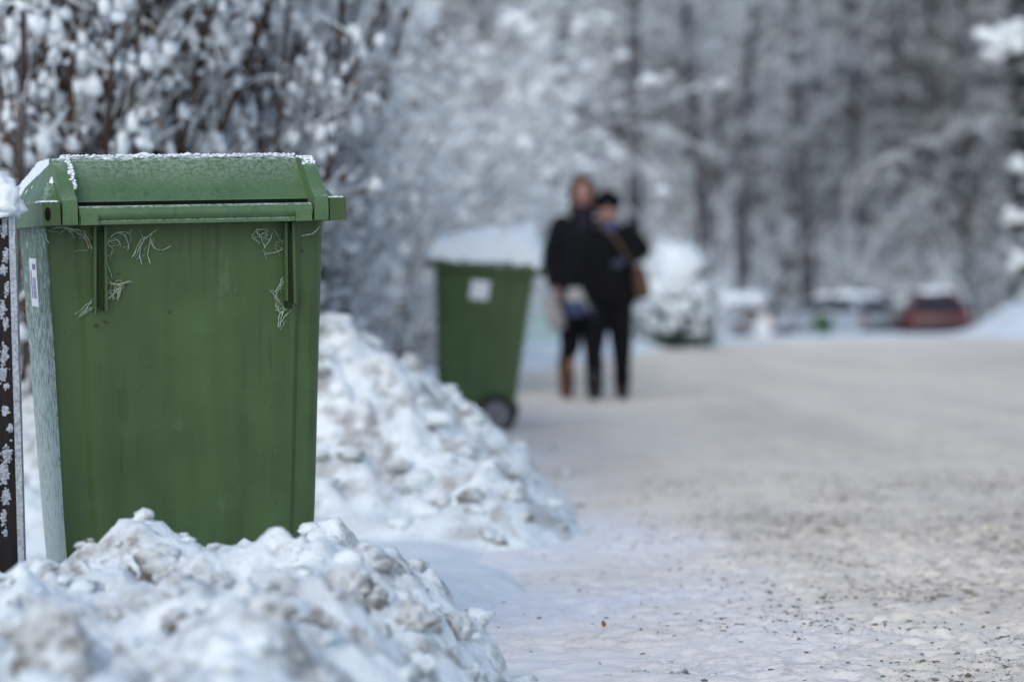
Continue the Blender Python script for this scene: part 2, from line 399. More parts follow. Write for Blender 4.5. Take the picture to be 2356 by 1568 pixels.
# small crumbs of snow strewn over heap and bank, too many to count
def crumbs(name, n, x0, x1, y0, y1, rmin, rmax, label, seed):
    g = np.random.default_rng(seed); X = g.uniform(x0, x1, n); Y = g.uniform(y0, y1, n); Zg = hground(X, Y); ok = (Zg > zroad(Y) + .03) & ~((Y > 12.3) & (X > -.38))
    X, Y, Zg = X[ok], Y[ok], Zg[ok]; r = rmin + (rmax - rmin) * g.random(len(X)) ** 3
    o = MB().blobs(np.stack([X, Y, Zg + r * .25], 1), np.stack([r * g.uniform(.8, 1.5, len(r)), r * g.uniform(.8, 1.3, len(r)), r * g.uniform(.5, .9, len(r))], 1), seed, .7, lvl=2).build(name, M_bank, smooth_angle=180)
    return tag(o, label, 'snow', kind='stuff')
crumbs('snow_crumbs', 900, -1.6, .2, 2.9, 4.75, .005, .026, 'small crumbs of snow strewn over the heap in front of the large bin', 5)
crumbs('snow_crumbs', 800, -1.2, .35, 7.4, 15, .010, .055, 'crumbs of ploughed snow strewn over the long roadside bank', 6)
# snow clods lying on the heap and the bank
clods = [  # px, py, radius px, flattening, dirty
    (118, 1500, 118, .95, 1), (735, 1432, 46, .8, 1), (1050, 1432, 40, .75, 1), (815, 1345, 62, .8, 1), (625, 1392, 50, .75, 1),
    (372, 1300, 58, .75, 1), (30, 1432, 48, .8, 0), (410, 1428, 34, .8, 1), (945, 1408, 44, .7, 1), (590, 1478, 44, .7, 0),
    (985, 1418, 34, .8, 0), (868, 1372, 30, .8, 1), (300, 1495, 38, .8, 0), (1085, 1545, 26, .8, 0), (965, 1520, 30, .8, 0), (500, 1330, 36, .7, 1),
    (1052, 1018, 30, .55, 1), (1300, 1085, 22, .7, 1), (1086, 1135, 34, .6, 1), (895, 885, 16, .7, 1), (1020, 1150, 26, .6, 1),
    (1262, 1030, 15, .7, 1), (1335, 1162, 14, .6, 1), (820, 1045, 22, .6, 1), (985, 975, 16, .6, 1), (1180, 1085, 20, .6, 1), (1210, 1185, 18, .6, 1),
    (1150, 1238, 20, .45, 1), (1098, 962, 15, .8, 0), (1072, 935, 18, .8, 0), (1118, 985, 12, .8, 0), (1045, 908, 16, .8, 0)]
CLAB = {0: 'largest dirty grey snow clod at the bottom left corner of the heap', 1: 'round snow clod with a shadowed brown underside, centre of the front heap',
        2: 'grey snow clod at the right toe of the front heap', 3: 'dirty snow block on the right slope of the heap below the bin corner',
        4: 'brown stained clod in the middle of the front heap', 5: 'brown stained clod just below the left foot of the large bin',
        6: 'white clod at the left picture edge above the largest clod', 26: 'small dirty clod at the foot of the long bank beside the road',
        28: 'white snow clod against the wheel of the second bin', 17: 'dark clod at the road side tip of the long bank'}
for i, (px, py, rp, fl, dirty) in enumerate(clods):
    p = ground_hit(px, py + rp * .35); r = rp / F_PX * p[1]
    front = i < 16
    MBc = MB().blobs([(0, 0, 0)], [(r, r * .9, r * fl)], seed=50 + i, rough=.75 if front else .5, lvl=4 if front else 3)
    V = MBc.V[0]; V += .10 * r * np.stack([fbm(V / r * 3.1 + 9 * i, 3)] * 3, -1) * V / r
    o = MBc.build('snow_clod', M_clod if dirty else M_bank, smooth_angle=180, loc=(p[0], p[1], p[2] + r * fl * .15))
    o.rotation_euler = (rng.uniform(-.3, .3), rng.uniform(-.3, .3), rng.uniform(0, 6))
    lab = CLAB.get(i, ('%s snow clod half sunk in the %s' % ('dirty brown' if dirty else 'clean white', 'heap in front of the large bin' if front else 'long roadside snow bank')))
    tag(o, lab, 'snow clod', 'snow clods on the heap' if front else 'snow clods on the roadside bank')
for i, (px, py, rp) in enumerate([(1470, 1548, 20), (1560, 1550, 34), (1522, 1530, 24), (1640, 1556, 16), (1405, 1556, 14)]):
    p = ground_hit(px, py); r = rp / F_PX * p[1]
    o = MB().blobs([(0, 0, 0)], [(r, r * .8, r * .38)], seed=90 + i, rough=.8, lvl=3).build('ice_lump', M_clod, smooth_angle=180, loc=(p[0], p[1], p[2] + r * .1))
    o.rotation_euler = (0, 0, i * 1.3)
    tag(o, ['flat grey ice lump on the road at the bottom edge', 'widest grey ice lump at the bottom edge of the road', 'small upright ice lump behind the widest one',
            'small ice lump right of the widest one on the road', 'leftmost small ice lump at the bottom edge of the road'][i], 'ice lump', 'ice lumps at the bottom edge of the road')
# sand and grit ground into the road, thickest at the right
g_ = np.random.default_rng(21); n_ = 80000; X = g_.uniform(-.4, 2.3, n_); Y = g_.uniform(4.5, 10.5, n_)
dn = smooth((X - .05 + .2 * fbm(v3(X * 1.3, Y * 1.3, 3.), 2)) / 1.25) * (.12 + 1.3 * smooth((fbm(v3(X * 3.2, Y * 3.2, 7.), 3) + .10) / .35)); ok = g_.random(n_) < dn + .015
X, Y = X[ok], Y[ok]; r = .0008 + .0040 * g_.random(len(X)) ** 7; o = MB().blobs(np.stack([X, Y, hroad(X, Y) + r * .12], 1), np.stack([r * g_.uniform(1, 2.2, len(r)), r * g_.uniform(.7, 1.4, len(r)), r * .7], 1), 21, 1.0, lvl=1).build('grit', mat('brown_grit', (.18, .155, .13), .9, .1))
tag(o, 'brown sand grit scattered over the packed snow of the road', 'grit', kind='stuff')
p = ground_hit(1388, 1447)
lf = MB(); _u = np.array([(0, -.016, 0), (.011, -.006, .006), (.012, .008, .003), (0, .018, .006), (-.012, .006, .008), (-.010, -.008, .002)])
lf.add(np.concatenate([_u, _u + (0, 0, .0015)]), [np.arange(6)[::-1][None], np.arange(6, 12)[None], np.array([(a, (a+1) % 6, 6 + (a+1) % 6, 6 + a) for a in range(6)])])
o = lf.build('fallen_leaf', M_orange, loc=(p[0], p[1], p[2] + .012)); o.scale = (.55,) * 3; o.rotation_euler = (.9, .2, .5); tag(o, 'small withered orange leaf lying on the packed snow of the road', 'leaf')

# ------------------------------------------------------------------ wheeled bin
def rrect(hb, hf, v0, v1, rl, rr, z0, dz=0.0, step=.011, rf=.05):
    """closed outline of a bin section: handle side at v0, front at v1; z rises by dz towards the front"""
    pts = []
    def arc(cx, cy, r, a0, a1, n=6):
        for a in np.linspace(R(a0), R(a1), n): pts.append((cx + r * math.cos(a), cy + r * math.sin(a)))
    arc(-hb + rl, v0 + rl, rl, 180, 270)
    if step is not None:
        pts.extend([(-hb + .056, v0), (-hb + .068, v0 - step), (hb - .068, v0 - step), (hb - .056, v0)])
    arc(hb - rr, v0 + rr, rr, 270, 360)
    arc(hf - rf, v1 - rf, rf, 0, 90); arc(-hf + rf, v1 - rf, rf, 90, 180)
    P = np.array(pts); return np.stack([P[:, 0], P[:, 1], z0 + dz * (P[:, 1] - v0)], 1)

def lid_h(u, v, hb=.314, hf=.276):
    """height of the lid's outer skin above the bin's foot"""
    w = np.interp(v, [.03, .70], [hb, hf])
    t = np.minimum.reduce([(w - np.abs(u)) / .058, (v - .035) / .085, (.705 - v) / .20])
    return 1.0 + .088 * np.clip(t, 0, 1)

def make_bin(label, M, group, green, lidmat, wheels=True, small=False, snow=.012, snow_seed=1, weathered=True):
    root = thing('wheeled_bin', label, 'wheeled bin', M=M, group=group)
    b = MB(); rings = []
    for z, hb, hf, v0, v1 in ((.035, .252, .222, .125, .53), (.06, .260, .228, .122, .545), (.35, .276, .238, .107, .585), (.70, .289, .248, .089, .62), (.956, .300, .256, .075, .65)):
        rings.append(rrect(hb, hf, v0, v1, .010, .035, z))
    n = len(rings[0]); cm = np.zeros(n, int)
    if weathered: cm[[n - 1, 0, 1]] = 1
    b.loft(rings, True, 0, cm); b.build('body', [green, M_weath], root, 35)
    # lid: rim band, sloping flanks, flat top
    l = MB()
    A = rrect(.320, .282, .046, .710, .02, .02, .952, step=None); B = rrect(.320, .282, .046, .710, .02, .02, 1.0, step=None)
    C = rrect(.314, .276, .050, .704, .02, .02, 1.004, step=None); D = rrect(.264, .228, .122, .515, .03, .03, 1.084, step=None, rf=.06)
    E = rrect(.254, .218, .134, .500, .03, .03, 1.090, step=None, rf=.06)
    l.loft([A, B, C, D, E]); l.build('lid', lidmat, root, 30)
    # handle bar along the back with its end pieces
    h = MB(); prof = [(.005, .953), (.005, .9595), (.0095, .9615)]
    for a in np.linspace(R(215), R(-20), 14): prof.append((.020 + .0205 * math.cos(a), .9755 + .0155 * math.sin(a)))
    prof += [(.042, .953)]
    h.prism(prof, 'x', -.2455, .2455)
    h.box((-.243, -.002, .9525), (-.208, .006, .974)).box((.208, -.002, .9525), (.243, .006, .974))
    h.build('handle', lidmat, root, 40)
    MB().box((-.2475, .0435, .978), (.2475, .0465, .9995)).build('handle_slot_shade', M_hole, root)  # black strip over the rim band, paints in the dark of the gap
    for s in (-1, 1):
        e = MB(); pr = [(.002, .953), (.002, .996), (.006, 1.0), (.06, 1.0), (.06, .953)]
        a, c = sorted((s * .2835, s * .320)); e.prism(pr, 'x', a, c); e.build('rim_end', green, root, 40)
        g = MB(); pr = [(0, .9535), (-.003, .985), (0, 1.003), (.022, 1.020), (.052, 1.050), (.085, 1.083), (.100, 1.090), (.124, 1.090), (.124, 1.05), (.06, .99), (.05, .9535)]
        a, c = sorted((s * .2495, s * .2795)); g.prism(pr[::-1], 'x', a, c); g.build('hinge_bracket', lidmat, root, 30)
    return root

def snow_on_lid(root, thick, seed, step=.006, side=True, backv=.128, lump=.006):
    us = ar(-.325, .325, step); vv = ar(.02, .715, step); U, Vv = np.meshgrid(us, vv)
    n = fbm(v3(U * 9, Vv * 9, seed), 3); nf = fbm(v3(U * 45, Vv * 45, seed + 3.), 4, .6); nx = fbm(v3(U * 150, Vv * 150, seed + 9.), 2)
    Lh = lid_h(U, Vv)
    bv = np.where((U < -.262), .085, backv) if thick < .05 else backv
    on = smooth((Vv - bv + .004 * nf) / .012)                       # none on the steep back panel
    w = np.interp(Vv, [.03, .70], [.314, .276])
    ed = smooth((w - np.abs(U) + .012 * nf) / .02) * smooth((.70 - Vv) / .03)
    top = np.clip((Lh - 1.02) / .06, 0, 1)
    t = thick * (1 + .45 * n) + lump * nf + .0045 * nx
    cov = on * ed
    t = np.where(U < -.255, thick * (1.1 + .5 * n) + .006 * nf + .0045 * nx, t * (.35 + .65 * top)) if thick < .05 else t * (1 - .72 * np.clip(np.abs(U) / .31, 0, 1) ** 2.2) * (1 + .25 * smooth((.3 - Vv) / .2) - .25 * smooth((Vv - .2) / .4)) * smooth((.72 - Vv) / .05) ** .5
    Z = Lh - .006 + cov * (t + .006)
    if thick < .05:                                                    # thin crust: bare patches on the flanks
        bare = smooth((fbm(v3(U * 14, Vv * 14, seed + 30.), 3) - .05 - .12 * (U < 0) - .9 * np.clip(Vv - .16, 0, 1) * (U < 0)) / .1) * (1 - top)
        Z = np.where(bare > .5, Lh - .004, Z)
    m = MB(); nx_ = len(us); j, i = np.meshgrid(np.arange(len(vv) - 1), np.arange(nx_ - 1), indexing='ij'); a = (j * nx_ + i).ravel()
    q = np.stack([a, a + 1, a + 1 + nx_, a + nx_], 1); keep = (cov.ravel()[q].max(1) > .02); q = q[keep]
    used = np.unique(q); mp = np.zeros(nx_ * len(vv), int); mp[used] = np.arange(len(used))
    m.add(v3(U, Vv, Z).reshape(-1, 3)[used], mp[q])
    return m

YAW = 22
Mb = Matrix.Rotation(R(YAW), 4, 'Z') @ Matrix.Rotation(R(-.65), 4, 'Y') @ Matrix.Rotation(R(1.5), 4, 'X')
hp = at(457, 512, 4.97)
Mb = Matrix.Translation(Vector(hp) - Mb.to_3x3() @ Vector((0, 0, .953))) @ Mb
bin1 = make_bin('large green wheeled bin in sharp focus beside the dark post, cobwebs under its handle', Mb, 'green wheeled bins', M_green, M_green2)
MbI = Mb.inverted()
def on_back(px, py, out=.003):
    """where the sight line of a photo pixel meets the back face of the near bin (bin coordinates)"""
    o = MbI @ Vector((0, 0, CAM_Z)); d = MbI.to_3x3() @ Vector(ray(px, py)); q = o
    for _ in range(6):
        v = float(np.interp(q.z, [.06, .35, .70, .956], [.111, .096, .078, .064])) - out
        q = o + d * ((v - o.y) / d.y)
    return np.array(q)
# ribs under the handle, two by two
for px0, py0, px1, py1 in ((214, 520, 214, 712), (238, 520, 240, 714), (652, 510, 654, 692), (669, 510, 673, 698)):
    a = on_back(px0, py0, 0); c = on_back(px1, py1, 0)
    m = MB(); wd = .0028
    m.loft([[(p[0] - wd, p[1] + .003, p[2]), (p[0] - wd, p[1] - .020, p[2]), (p[0] + wd, p[1] - .020, p[2]), (p[0] + wd, p[1] + .003, p[2])] for p in (c, a)])
    m.build('rib', M_green, bin1)
for pa, pb in ((216, 237), (655, 668)):  # strips between each pair of ribs, shade put in as dark colour
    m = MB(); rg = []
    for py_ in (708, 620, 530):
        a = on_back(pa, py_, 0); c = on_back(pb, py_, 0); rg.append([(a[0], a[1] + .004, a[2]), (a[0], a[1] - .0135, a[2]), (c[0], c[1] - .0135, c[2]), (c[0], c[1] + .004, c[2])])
    m.loft(rg); m.build('channel_shade', M_rib_shade, bin1)
m = MB()
hx = -.3095; th = np.linspace(0, 2 * np.pi, 16, endpoint=False)
m.prism([(hx + .006 * math.cos(a), .976 + .014 * math.sin(a)) for a in th], 'y', .0005, .008); m.build('lock_hole', M_hole, bin1, 40)
# barcode sticker on the bleached side
def side_pt(s, z, out=.0015):
    hb, hf, v0, v1 = [float(np.interp(z, [.06, .35, .70, .956], q)) for q in ((.260, .276, .289, .300), (.228, .238, .248, .256), (.122, .107, .089, .075), (.545, .585, .62, .65))]
    a = np.array([-hb, v0 + .01]); c = np.array([-hf, v1 - .05]); d = (c - a) / np.linalg.norm(c - a); n = np.array([-d[1], d[0]])
    q = a + d * s + n * out; return (q[0], q[1], z)
def side_strip(m, s0, s1, z0, z1, out, mi=0):
    q = [side_pt(s0, z0, out), side_pt(s1, z0, out), side_pt(s1, z1, out), side_pt(s0, z1, out)]; q2 = [side_pt(s0, z0, out - .0012), side_pt(s1, z0, out - .0012), side_pt(s1, z1, out - .0012), side_pt(s0, z1, out - .0012)]
    m.add(q + q2, np.array([(0, 3, 2, 1), (0, 1, 5, 4), (1, 2, 6, 5), (2, 3, 7, 6), (3, 0, 4, 7)]), mi)
m = MB(); side_strip(m, .20, .335, .782, .886, .0016); st = m.build('sticker', M_label, bin1)
m = MB(); zz = .80
rr_ = random.Random(5)
while zz < .845:
    w_ = rr_.choice((.0008, .0012, .002)); side_strip(m, .225, .285, zz, zz + w_, .0022); zz += w_ + rr_.choice((.0008, .0012))
side_strip(m, .215, .275, .862, .874, .0022); side_strip(m, .30, .315, .80, .86, .0022)
m.build('barcode', M_ink, st)
# snow crust on the lid, hoar crumbs on brackets and rim
m = snow_on_lid(bin1, .0055, 11.3, .0035)
C, S = [], []
for _ in range(800):
    u = rng.uniform(-.25, .25); C.append((u, rng.uniform(.126, .15), 1.092 + rng.uniform(0, .006))); q = .0009 + .0030 * rng.random() ** 2; S.append((q * 1.5, q, q * .8))
for u, k in ((-.075, .016), (-.085, .012), (.02, .011), (.04, .009), (.20, .008)):
    C.append((u, .15, 1.096)); S.append((k, k, k * .6))
for _ in range(520):                                     # hoar along the bracket's edges
    left = rng.random() < .7; t = rng.uniform(.25, 1) if left else rng.uniform(.6, 1); v = .005 + .118 * t; z = float(np.interp(v, [0, .022, .052, .085, .1, .124], [1.003, 1.020, 1.050, 1.083, 1.090, 1.090]))
    u = (-.2485 + rng.uniform(-.004, .006)) if left else (.2640 + rng.uniform(-.014, .014))
    q = .0008 + .0026 * rng.random() ** 2; C.append((u, v, z - (rng.uniform(0, .012) if left else 0))); S.append((q * 1.3, q * 1.3, q))
for _ in range(260):
    u = rng.uniform(-.318, -.285) if rng.random() < .75 else rng.uniform(.285, .318); q = rng.uniform(.0012, .0042); C.append((u, rng.uniform(.012, .07), 1.001)); S.append((q * 1.4, q * 1.4, q * .7))
m.blobs(C, S, 5, .5); m.build('snow_cover', M_snow, bin1, 180)

# frosted cobwebs
def web(paths, name='cobweb', mt=M_web, r0=.0008, extra=0, seed=0, spread=12):
    g = np.random.default_rng(seed); m = MB()
    def strand(pts, r):
        P = [on_back(px, py, .004 + .004 * g.random()) for px, py in pts]
        P = np.array(P); t = np.linspace(0, len(P) - 1, 9); Q = np.stack([np.interp(t, np.arange(len(P)), P[:, k]) for k in range(3)], 1)
        Q[1:-1] = .5 * Q[1:-1] + .25 * (Q[:-2] + Q[2:]); Q += g.normal(0, .0006, Q.shape)
        m.tubes(Q, r * (1 + .35 * g.standard_normal(9)).clip(.4, 2), 5)
    for pts in paths: strand(pts, r0)
    for _ in range(extra):
        a = paths[g.integers(len(paths))]; b = paths[g.integers(len(paths))]
        p = np.array(a[g.integers(len(a))]) + g.normal(0, spread * .3, 2); q = np.array(b[g.integers(len(b))]) + g.normal(0, spread * .5, 2)
        if np.hypot(*(p - q)) > spread * 2.6: q = p + (q - p) / np.hypot(*(p - q)) * spread * 2
        strand([tuple(p), tuple((p + q) / 2 + g.normal(0, 2, 2)), tuple(q)], r0 * .5)
    return m.build(name, mt, bin1)
web([[(300, 535), (268, 532), (246, 552), (240, 590)], [(250, 556), (272, 550), (278, 568)], [(268, 534), (288, 540), (297, 560), (294, 575)], [(244, 580), (246, 600), (252, 622), (258, 640)], [(246, 560), (262, 575)]], extra=10, seed=1)
web([[(360, 528), (335, 545), (318, 575), (312, 592)], [(335, 545), (322, 552), (305, 592)], [(348, 538), (345, 560), (338, 585), (346, 605)], [(345, 555), (358, 575), (376, 575), (392, 566)], [(345, 545), (356, 572)], [(326, 556), (320, 590), (326, 608)], [(322, 530), (330, 550)]], extra=9, seed=2)
web([[(615, 527), (588, 528), (579, 545)], [(588, 530), (602, 545), (609, 570)], [(600, 540), (618, 530)], [(609, 570), (622, 550), (628, 535)], [(612, 585), (650, 575), (662, 560)]], extra=22, seed=3, spread=11)
web([[(242, 645), (262, 655), (280, 652), (298, 645)], [(280, 655), (276, 675), (270, 692)], [(244, 690), (258, 678), (272, 662)], [(250, 668), (262, 688)]], extra=30, seed=4, spread=13)
web([[(214, 688), (196, 704), (172, 722)], [(210, 695), (186, 728)], [(240, 690), (222, 700), (196, 716), (184, 726)], [(206, 712), (218, 708), (220, 722)], [(238, 692), (260, 680)]], extra=12, seed=5)
web([[(650, 640), (634, 672), (628, 668)], [(648, 655), (632, 680), (644, 695)], [(640, 690), (632, 700), (645, 716)], [(650, 716), (642, 724), (640, 752)], [(652, 712), (646, 738), (643, 754)], [(672, 712), (656, 726), (648, 740)], [(634, 712), (650, 718)], [(664, 630), (652, 664)]], extra=26, seed=6, spread=10)
web([[(734, 520), (728, 532), (712, 540), (694, 541)]], seed=7, r0=.0014)
web([[(120, 526), (150, 522), (180, 530), (200, 532)], [(86, 528), (98, 548), (104, 580)], [(150, 524), (178, 535), (196, 548)], [(192, 532), (205, 552), (212, 575)], [(100, 528), (112, 560)]], extra=16, seed=8, spread=14)
m = MB(); g_ = np.random.default_rng(12)
for cx, cy, sp, k in ((205, 560, 4, 14), (265, 650, 9, 16), (222, 744, 3, 6), (245, 742, 3, 4), (655, 545, 6, 14), (388, 717, 1, 2), (362, 600, 1, 1), (290, 655, 4, 5)):
    for _ in range(k):
        q = on_back(cx + g_.normal(0, sp), cy + g_.normal(0, sp * 1.4), .004); r = g_.uniform(.0008, .0024); m.blobs([q], [(r, r, r)], int(g_.integers(1e6)), .8)
m.build('plant_debris', M_debris, bin1, 180)['kind'] = 'stuff'
M_grass = mat('dry_grass', (.33, .29, .16), .8, .2)
for k_, q_ in enumerate(([(244, 648), (262, 655), (278, 656), (288, 650)], [(276, 655), (274, 668), (270, 690)], [(198, 552), (202, 562), (206, 572)])): web([q_], 'grass_stalk', M_grass, .0013, seed=9 + k_)

# ------------------------------------------------------------------ dark gatepost at the left edge
pw = at(6, 1250, 4.80); zt = at(6, 495, 4.80)[2]; z0 = -.05
post = thing('gate_post', 'dark tarred wooden post with frosted edge and snow cap left of the large bin', 'post', M=Matrix.Translation((pw[0], pw[1], z0)) @ Matrix.Rotation(R(-.15), 4, 'Y'))
Hh = zt - z0; xr = at(43, 900, 4.80)[0] - pw[0]
m = MB(); m.box((-.13, 0, 0), (xr - .008, .018, Hh)); m.build('post_board', M_postwood, post)
m = MB(); rg = []
for z in np.linspace(0, Hh + .004, 40):
    j = .0016 * fbm(v3(z * 60, 0, 3.), 2); rg.append([(xr - .0085, -.003, z), (xr + .0035 + j, -.002, z), (xr + .004, 0.0165, z), (xr - .0085, .043, z)])
m.loft(rg); m.build('frosted_edge', M_postfrost, post, 40)
m = MB(); U, F = ICO[4]
for cx, cz, sx_, sy_, sz_ in ((-.06, .012, .112, .052, .072), (.0, .018, xr + .018, .050, .062), (-.03, .05, .06, .04, .04)):
    P = U * np.array([sx_, sy_, sz_]); P[:, 2] = np.where(P[:, 2] < 0, P[:, 2] * .45, P[:, 2]); P = P + U * (.022 * fbm(U * 3 + cx * 50, 4, .6) + .006 * fbm(U * 22, 3))[:, None] + np.array([cx, .009, Hh + cz]); m.add(P, F)
m.build('snow_cap', M_snow, post, 180)
m = MB(); C, S = [], []
g_ = np.random.default_rng(31)
for (px, py, n_, sx, sy) in ((10, 520, 22, 6, 22), (14, 590, 16, 5, 12), (8, 620, 12, 5, 8), (16, 665, 12, 4, 12), (6, 710, 20, 6, 14), (14, 745, 12, 5, 10), (10, 815, 22, 7, 20), (6, 862, 26, 6, 12), (14, 888, 8, 4, 4), (12, 945, 16, 6, 8), (24, 985, 10, 5, 6), (16, 1045, 26, 9, 14), (8, 1090, 36, 8, 18), (14, 1140, 26, 8, 12), (8, 1190, 14, 4, 12), (12, 1225, 8, 3, 6)):
    for _ in range(n_ * 6):
        q = at(px + g_.normal(0, sx * .55), py + g_.normal(0, sy * .6), 4.798); q = np.array(post.matrix_world.inverted() @ Vector(q))
        if q[0] > xr - .012: continue
        r = g_.uniform(.0010, .0036); C.append((q[0], -.001, q[2])); S.append((r, r * .8, r))
m.blobs(C, S, 8, .6); m.build('stuck_snow', M_postfrost, post, 180)['kind'] = 'stuff'

# ------------------------------------------------------------------ second bin, side on, tipped back on the bank
M2 = Matrix.Rotation(R(88), 4, 'Z') @ Matrix.Rotation(R(6.5), 4, 'X')
hp2 = at(1252, 630, 14.6)
M2 = Matrix.Translation(Vector(hp2) - M2.to_3x3() @ Vector((0, 0, .972))) @ M2
bin2 = make_bin('tilted green wheeled bin seen from its side, thick snow on its lid, one wheel showing', M2, 'green wheeled bins', M_green, M_green, weathered=False)
m = snow_on_lid(bin2, .125, 4.2, .014, backv=-.02, lump=.02)
m.build('snow_cover', M_snow, bin2, 180)
def wheel(parent, c, r, w, axis='x'):
    t = MB(); pr = []
    for rr2, ww in ((r * .66, -w), (r * .92, -w), (r, -w * .6), (r, w * .6), (r * .92, w), (r * .66, w)): pr.append((rr2, ww))
    th = np.linspace(0, 2 * np.pi, 33)[:-1]
    def ring(rr2, ww):
        a = np.stack([np.full_like(th, ww), rr2 * np.cos(th), rr2 * np.sin(th)], 1) if axis == 'x' else np.stack([rr2 * np.cos(th), np.full_like(th, ww), rr2 * np.sin(th)], 1)
        return a + np.array(c)
    t.loft([ring(*q) for q in pr], False); ty = t.build('wheel', M_rubber, parent, 40)
    h = MB(); h.loft([ring(r * .67, -w * .55), ring(r * .22, -w * .6), ring(r * .16, -w * 1.1), ring(r * .16, w * 1.1), ring(r * .22, w * .6), ring(r * .67, w * .55)])
    h.build('hub', M_hub, ty, 40); return ty
for s in (-1, 1): wheel(bin2, (s * .272, .20, .115), .118, .022)
m = MB(); m.tubes([(-.25, .20, .115), (.25, .20, .115)], [.011, .011], 10); m.build('axle', M_hub, bin2, 60)
m = MB(); hbq = .266; z_a, z_b = .77, .915
def s2(v, z, out): 
    q = side_pt(v, z, out); return q
side_strip(m, .22, .33, z_a + .014, z_b - .018, .0025); m.build('sticker', M_label, bin2)

# ------------------------------------------------------------------ branching plants
def grow_branches(g, P0, D0, L, r, n, wob, trop, taper=.25):
    """K branches at once -> points (K,n,3), radii (K,n)"""
    K = len(P0); P = np.zeros((K, n, 3)); P[:, 0] = P0; D = D0 / (np.linalg.norm(D0, axis=1, keepdims=True) + 1e-9); st = (L / (n - 1))[:, None]
    for i in range(1, n):
        D = D + g.normal(0, wob, (K, 3)) + np.array([0, 0, trop]); D /= np.linalg.norm(D, axis=1, keepdims=True); P[:, i] = P[:, i - 1] + D * st
    return P, r[:, None] * np.linspace(1, taper, n)[None]
def children(g, P, rad, per, lo, hi, ang, lenf, Lpar, rf, zbias=0):
    """start points, directions, lengths and radii of side shoots"""
    K, n, _ = P.shape; k = np.repeat(np.arange(K), per); t = g.uniform(lo, hi, len(k)) * (n - 1.001); i = t.astype(int); f = (t - i)[:, None]
    p = P[k, i] * (1 - f) + P[k, i + 1] * f; d = P[k, i + 1] - P[k, i]; d /= np.linalg.norm(d, axis=1, keepdims=True) + 1e-9
    s = g.normal(0, 1, (len(k), 3)); s -= (s * d).sum(1, keepdims=True) * d; s /= np.linalg.norm(s, axis=1, keepdims=True) + 1e-9
    a = np.radians(g.normal(ang, 14, len(k)))[:, None]; dd = d * np.cos(a) + s * np.sin(a); dd[:, 2] += zbias
    L = Lpar[k] * lenf * g.uniform(.55, 1.25, len(k)) * (1 - .45 * t / n); rr2 = rad[k, i] * rf
    return p, dd, L, rr2
def snow_tubes(m, P, rad, k, mn, mx, sides=4):
    T = np.gradient(P, axis=1); T /= np.linalg.norm(T, axis=2, keepdims=True) + 1e-9
    hz = np.sqrt(np.clip(1 - T[..., 2] ** 2, 0, 1)); s = np.clip(rad * k, mn, mx) * (.25 + .75 * hz)
    m.tubes(P + np.stack([0 * s, 0 * s, s * .6 + rad * .3], -1), s, sides)

def make_hedge_shrub(seed):
    g = np.random.default_rng(seed); root = thing('snowy_shrub', 'x', 'shrub')
    K = 26; a = g.uniform(0, 6.28, K); rr2 = .45 * np.sqrt(g.random(K)); P0 = np.stack([rr2 * np.cos(a), rr2 * np.sin(a), np.full(K, -.3)], 1)
    D = np.stack([np.cos(a) * .25 * rr2 * 2, np.sin(a) * .25 * rr2 * 2, np.ones(K)], 1) + g.normal(0, .09, (K, 3))
    L0 = g.uniform(2.3, 3.6, K); P1, r1 = grow_branches(g, P0, D, L0, g.uniform(.010, .022, K), 10, .05, .01)
    p, d, L, r_ = children(g, P1, r1, 14, .12, .97, 30, .22, L0, .5, .25); P2, r2 = grow_branches(g, p, d, L, np.clip(r_, .004, .01), 6, .14, .02)
    p, d, L, r_ = children(g, P2, r2, 7, .2, 1, 45, .5, L, .55, 0); P3, r3 = grow_branches(g, p, d, L, np.clip(r_, .0025, .005), 4, .2, -.02, .5)
    m = MB().tubes(P1, r1, 5).tubes(P2, r2, 4).tubes(P3, r3, 3); m.build('branches', M_stem, root, 180)
    s = MB(); sel = g.random(len(P2)) < .8; snow_tubes(s, P2[sel], r2[sel], 1.5, .006, .013); sel = g.random(len(P3)) < .5; snow_tubes(s, P3[sel], r3[sel], 2., .006, .010, 3)
    allp = np.concatenate([P2[:, 3:].reshape(-1, 3), P3[:, 1:].reshape(-1, 3)]); nb = 4200
    C = allp[g.integers(0, len(allp), nb)]; q = g.gamma(2.6, .0075, nb).clip(.008, .034); S = np.stack([q * g.uniform(.6, 1., nb), q * g.uniform(.6, 1., nb), q * g.uniform(.7, 1.5, nb)], 1)
    s.blobs(C, S, seed, .95); s.build('snow', M_snow, root, 180)
    lv = MB(); nl = 1700; C = allp[g.integers(0, len(allp), nl * 3)]; C = C[C[:, 2] < 1.35][:nl]; nl = len(C)
    u = g.normal(0, 1, (nl, 3)); u /= np.linalg.norm(u, axis=1, keepdims=True); w = np.cross(u, g.normal(0, 1, (nl, 3))); w /= np.linalg.norm(w, axis=1, keepdims=True)
    q = g.uniform(.012, .028, nl)[:, None]; V = np.stack([C - u * q, C + w * q * .6, C + u * q, C - w * q * .6], 1); lv.add(V, np.arange(nl * 4).reshape(-1, 4)); lv.build('dead_leaves', M_leaf, root)
    return root
HL = ['snow laden shrub with upright brown stems behind the dark post', 'dense snowy shrub rising directly behind the left half of the large bin', 'snowy brown stemmed shrub behind the lid of the large bin',
      'tall snowy shrub behind the right end of the large lid', 'snowy shrub showing between the large bin and the frosted bushes', 'brownish snowy shrub low behind the bank right of the large bin',
      'back row snowy shrub at the top left corner', 'back row snowy shrub above the large bin', 'back row snowy shrub right of the large bin']
hs = [make_hedge_shrub(101), make_hedge_shrub(102), make_hedge_shrub(103)]
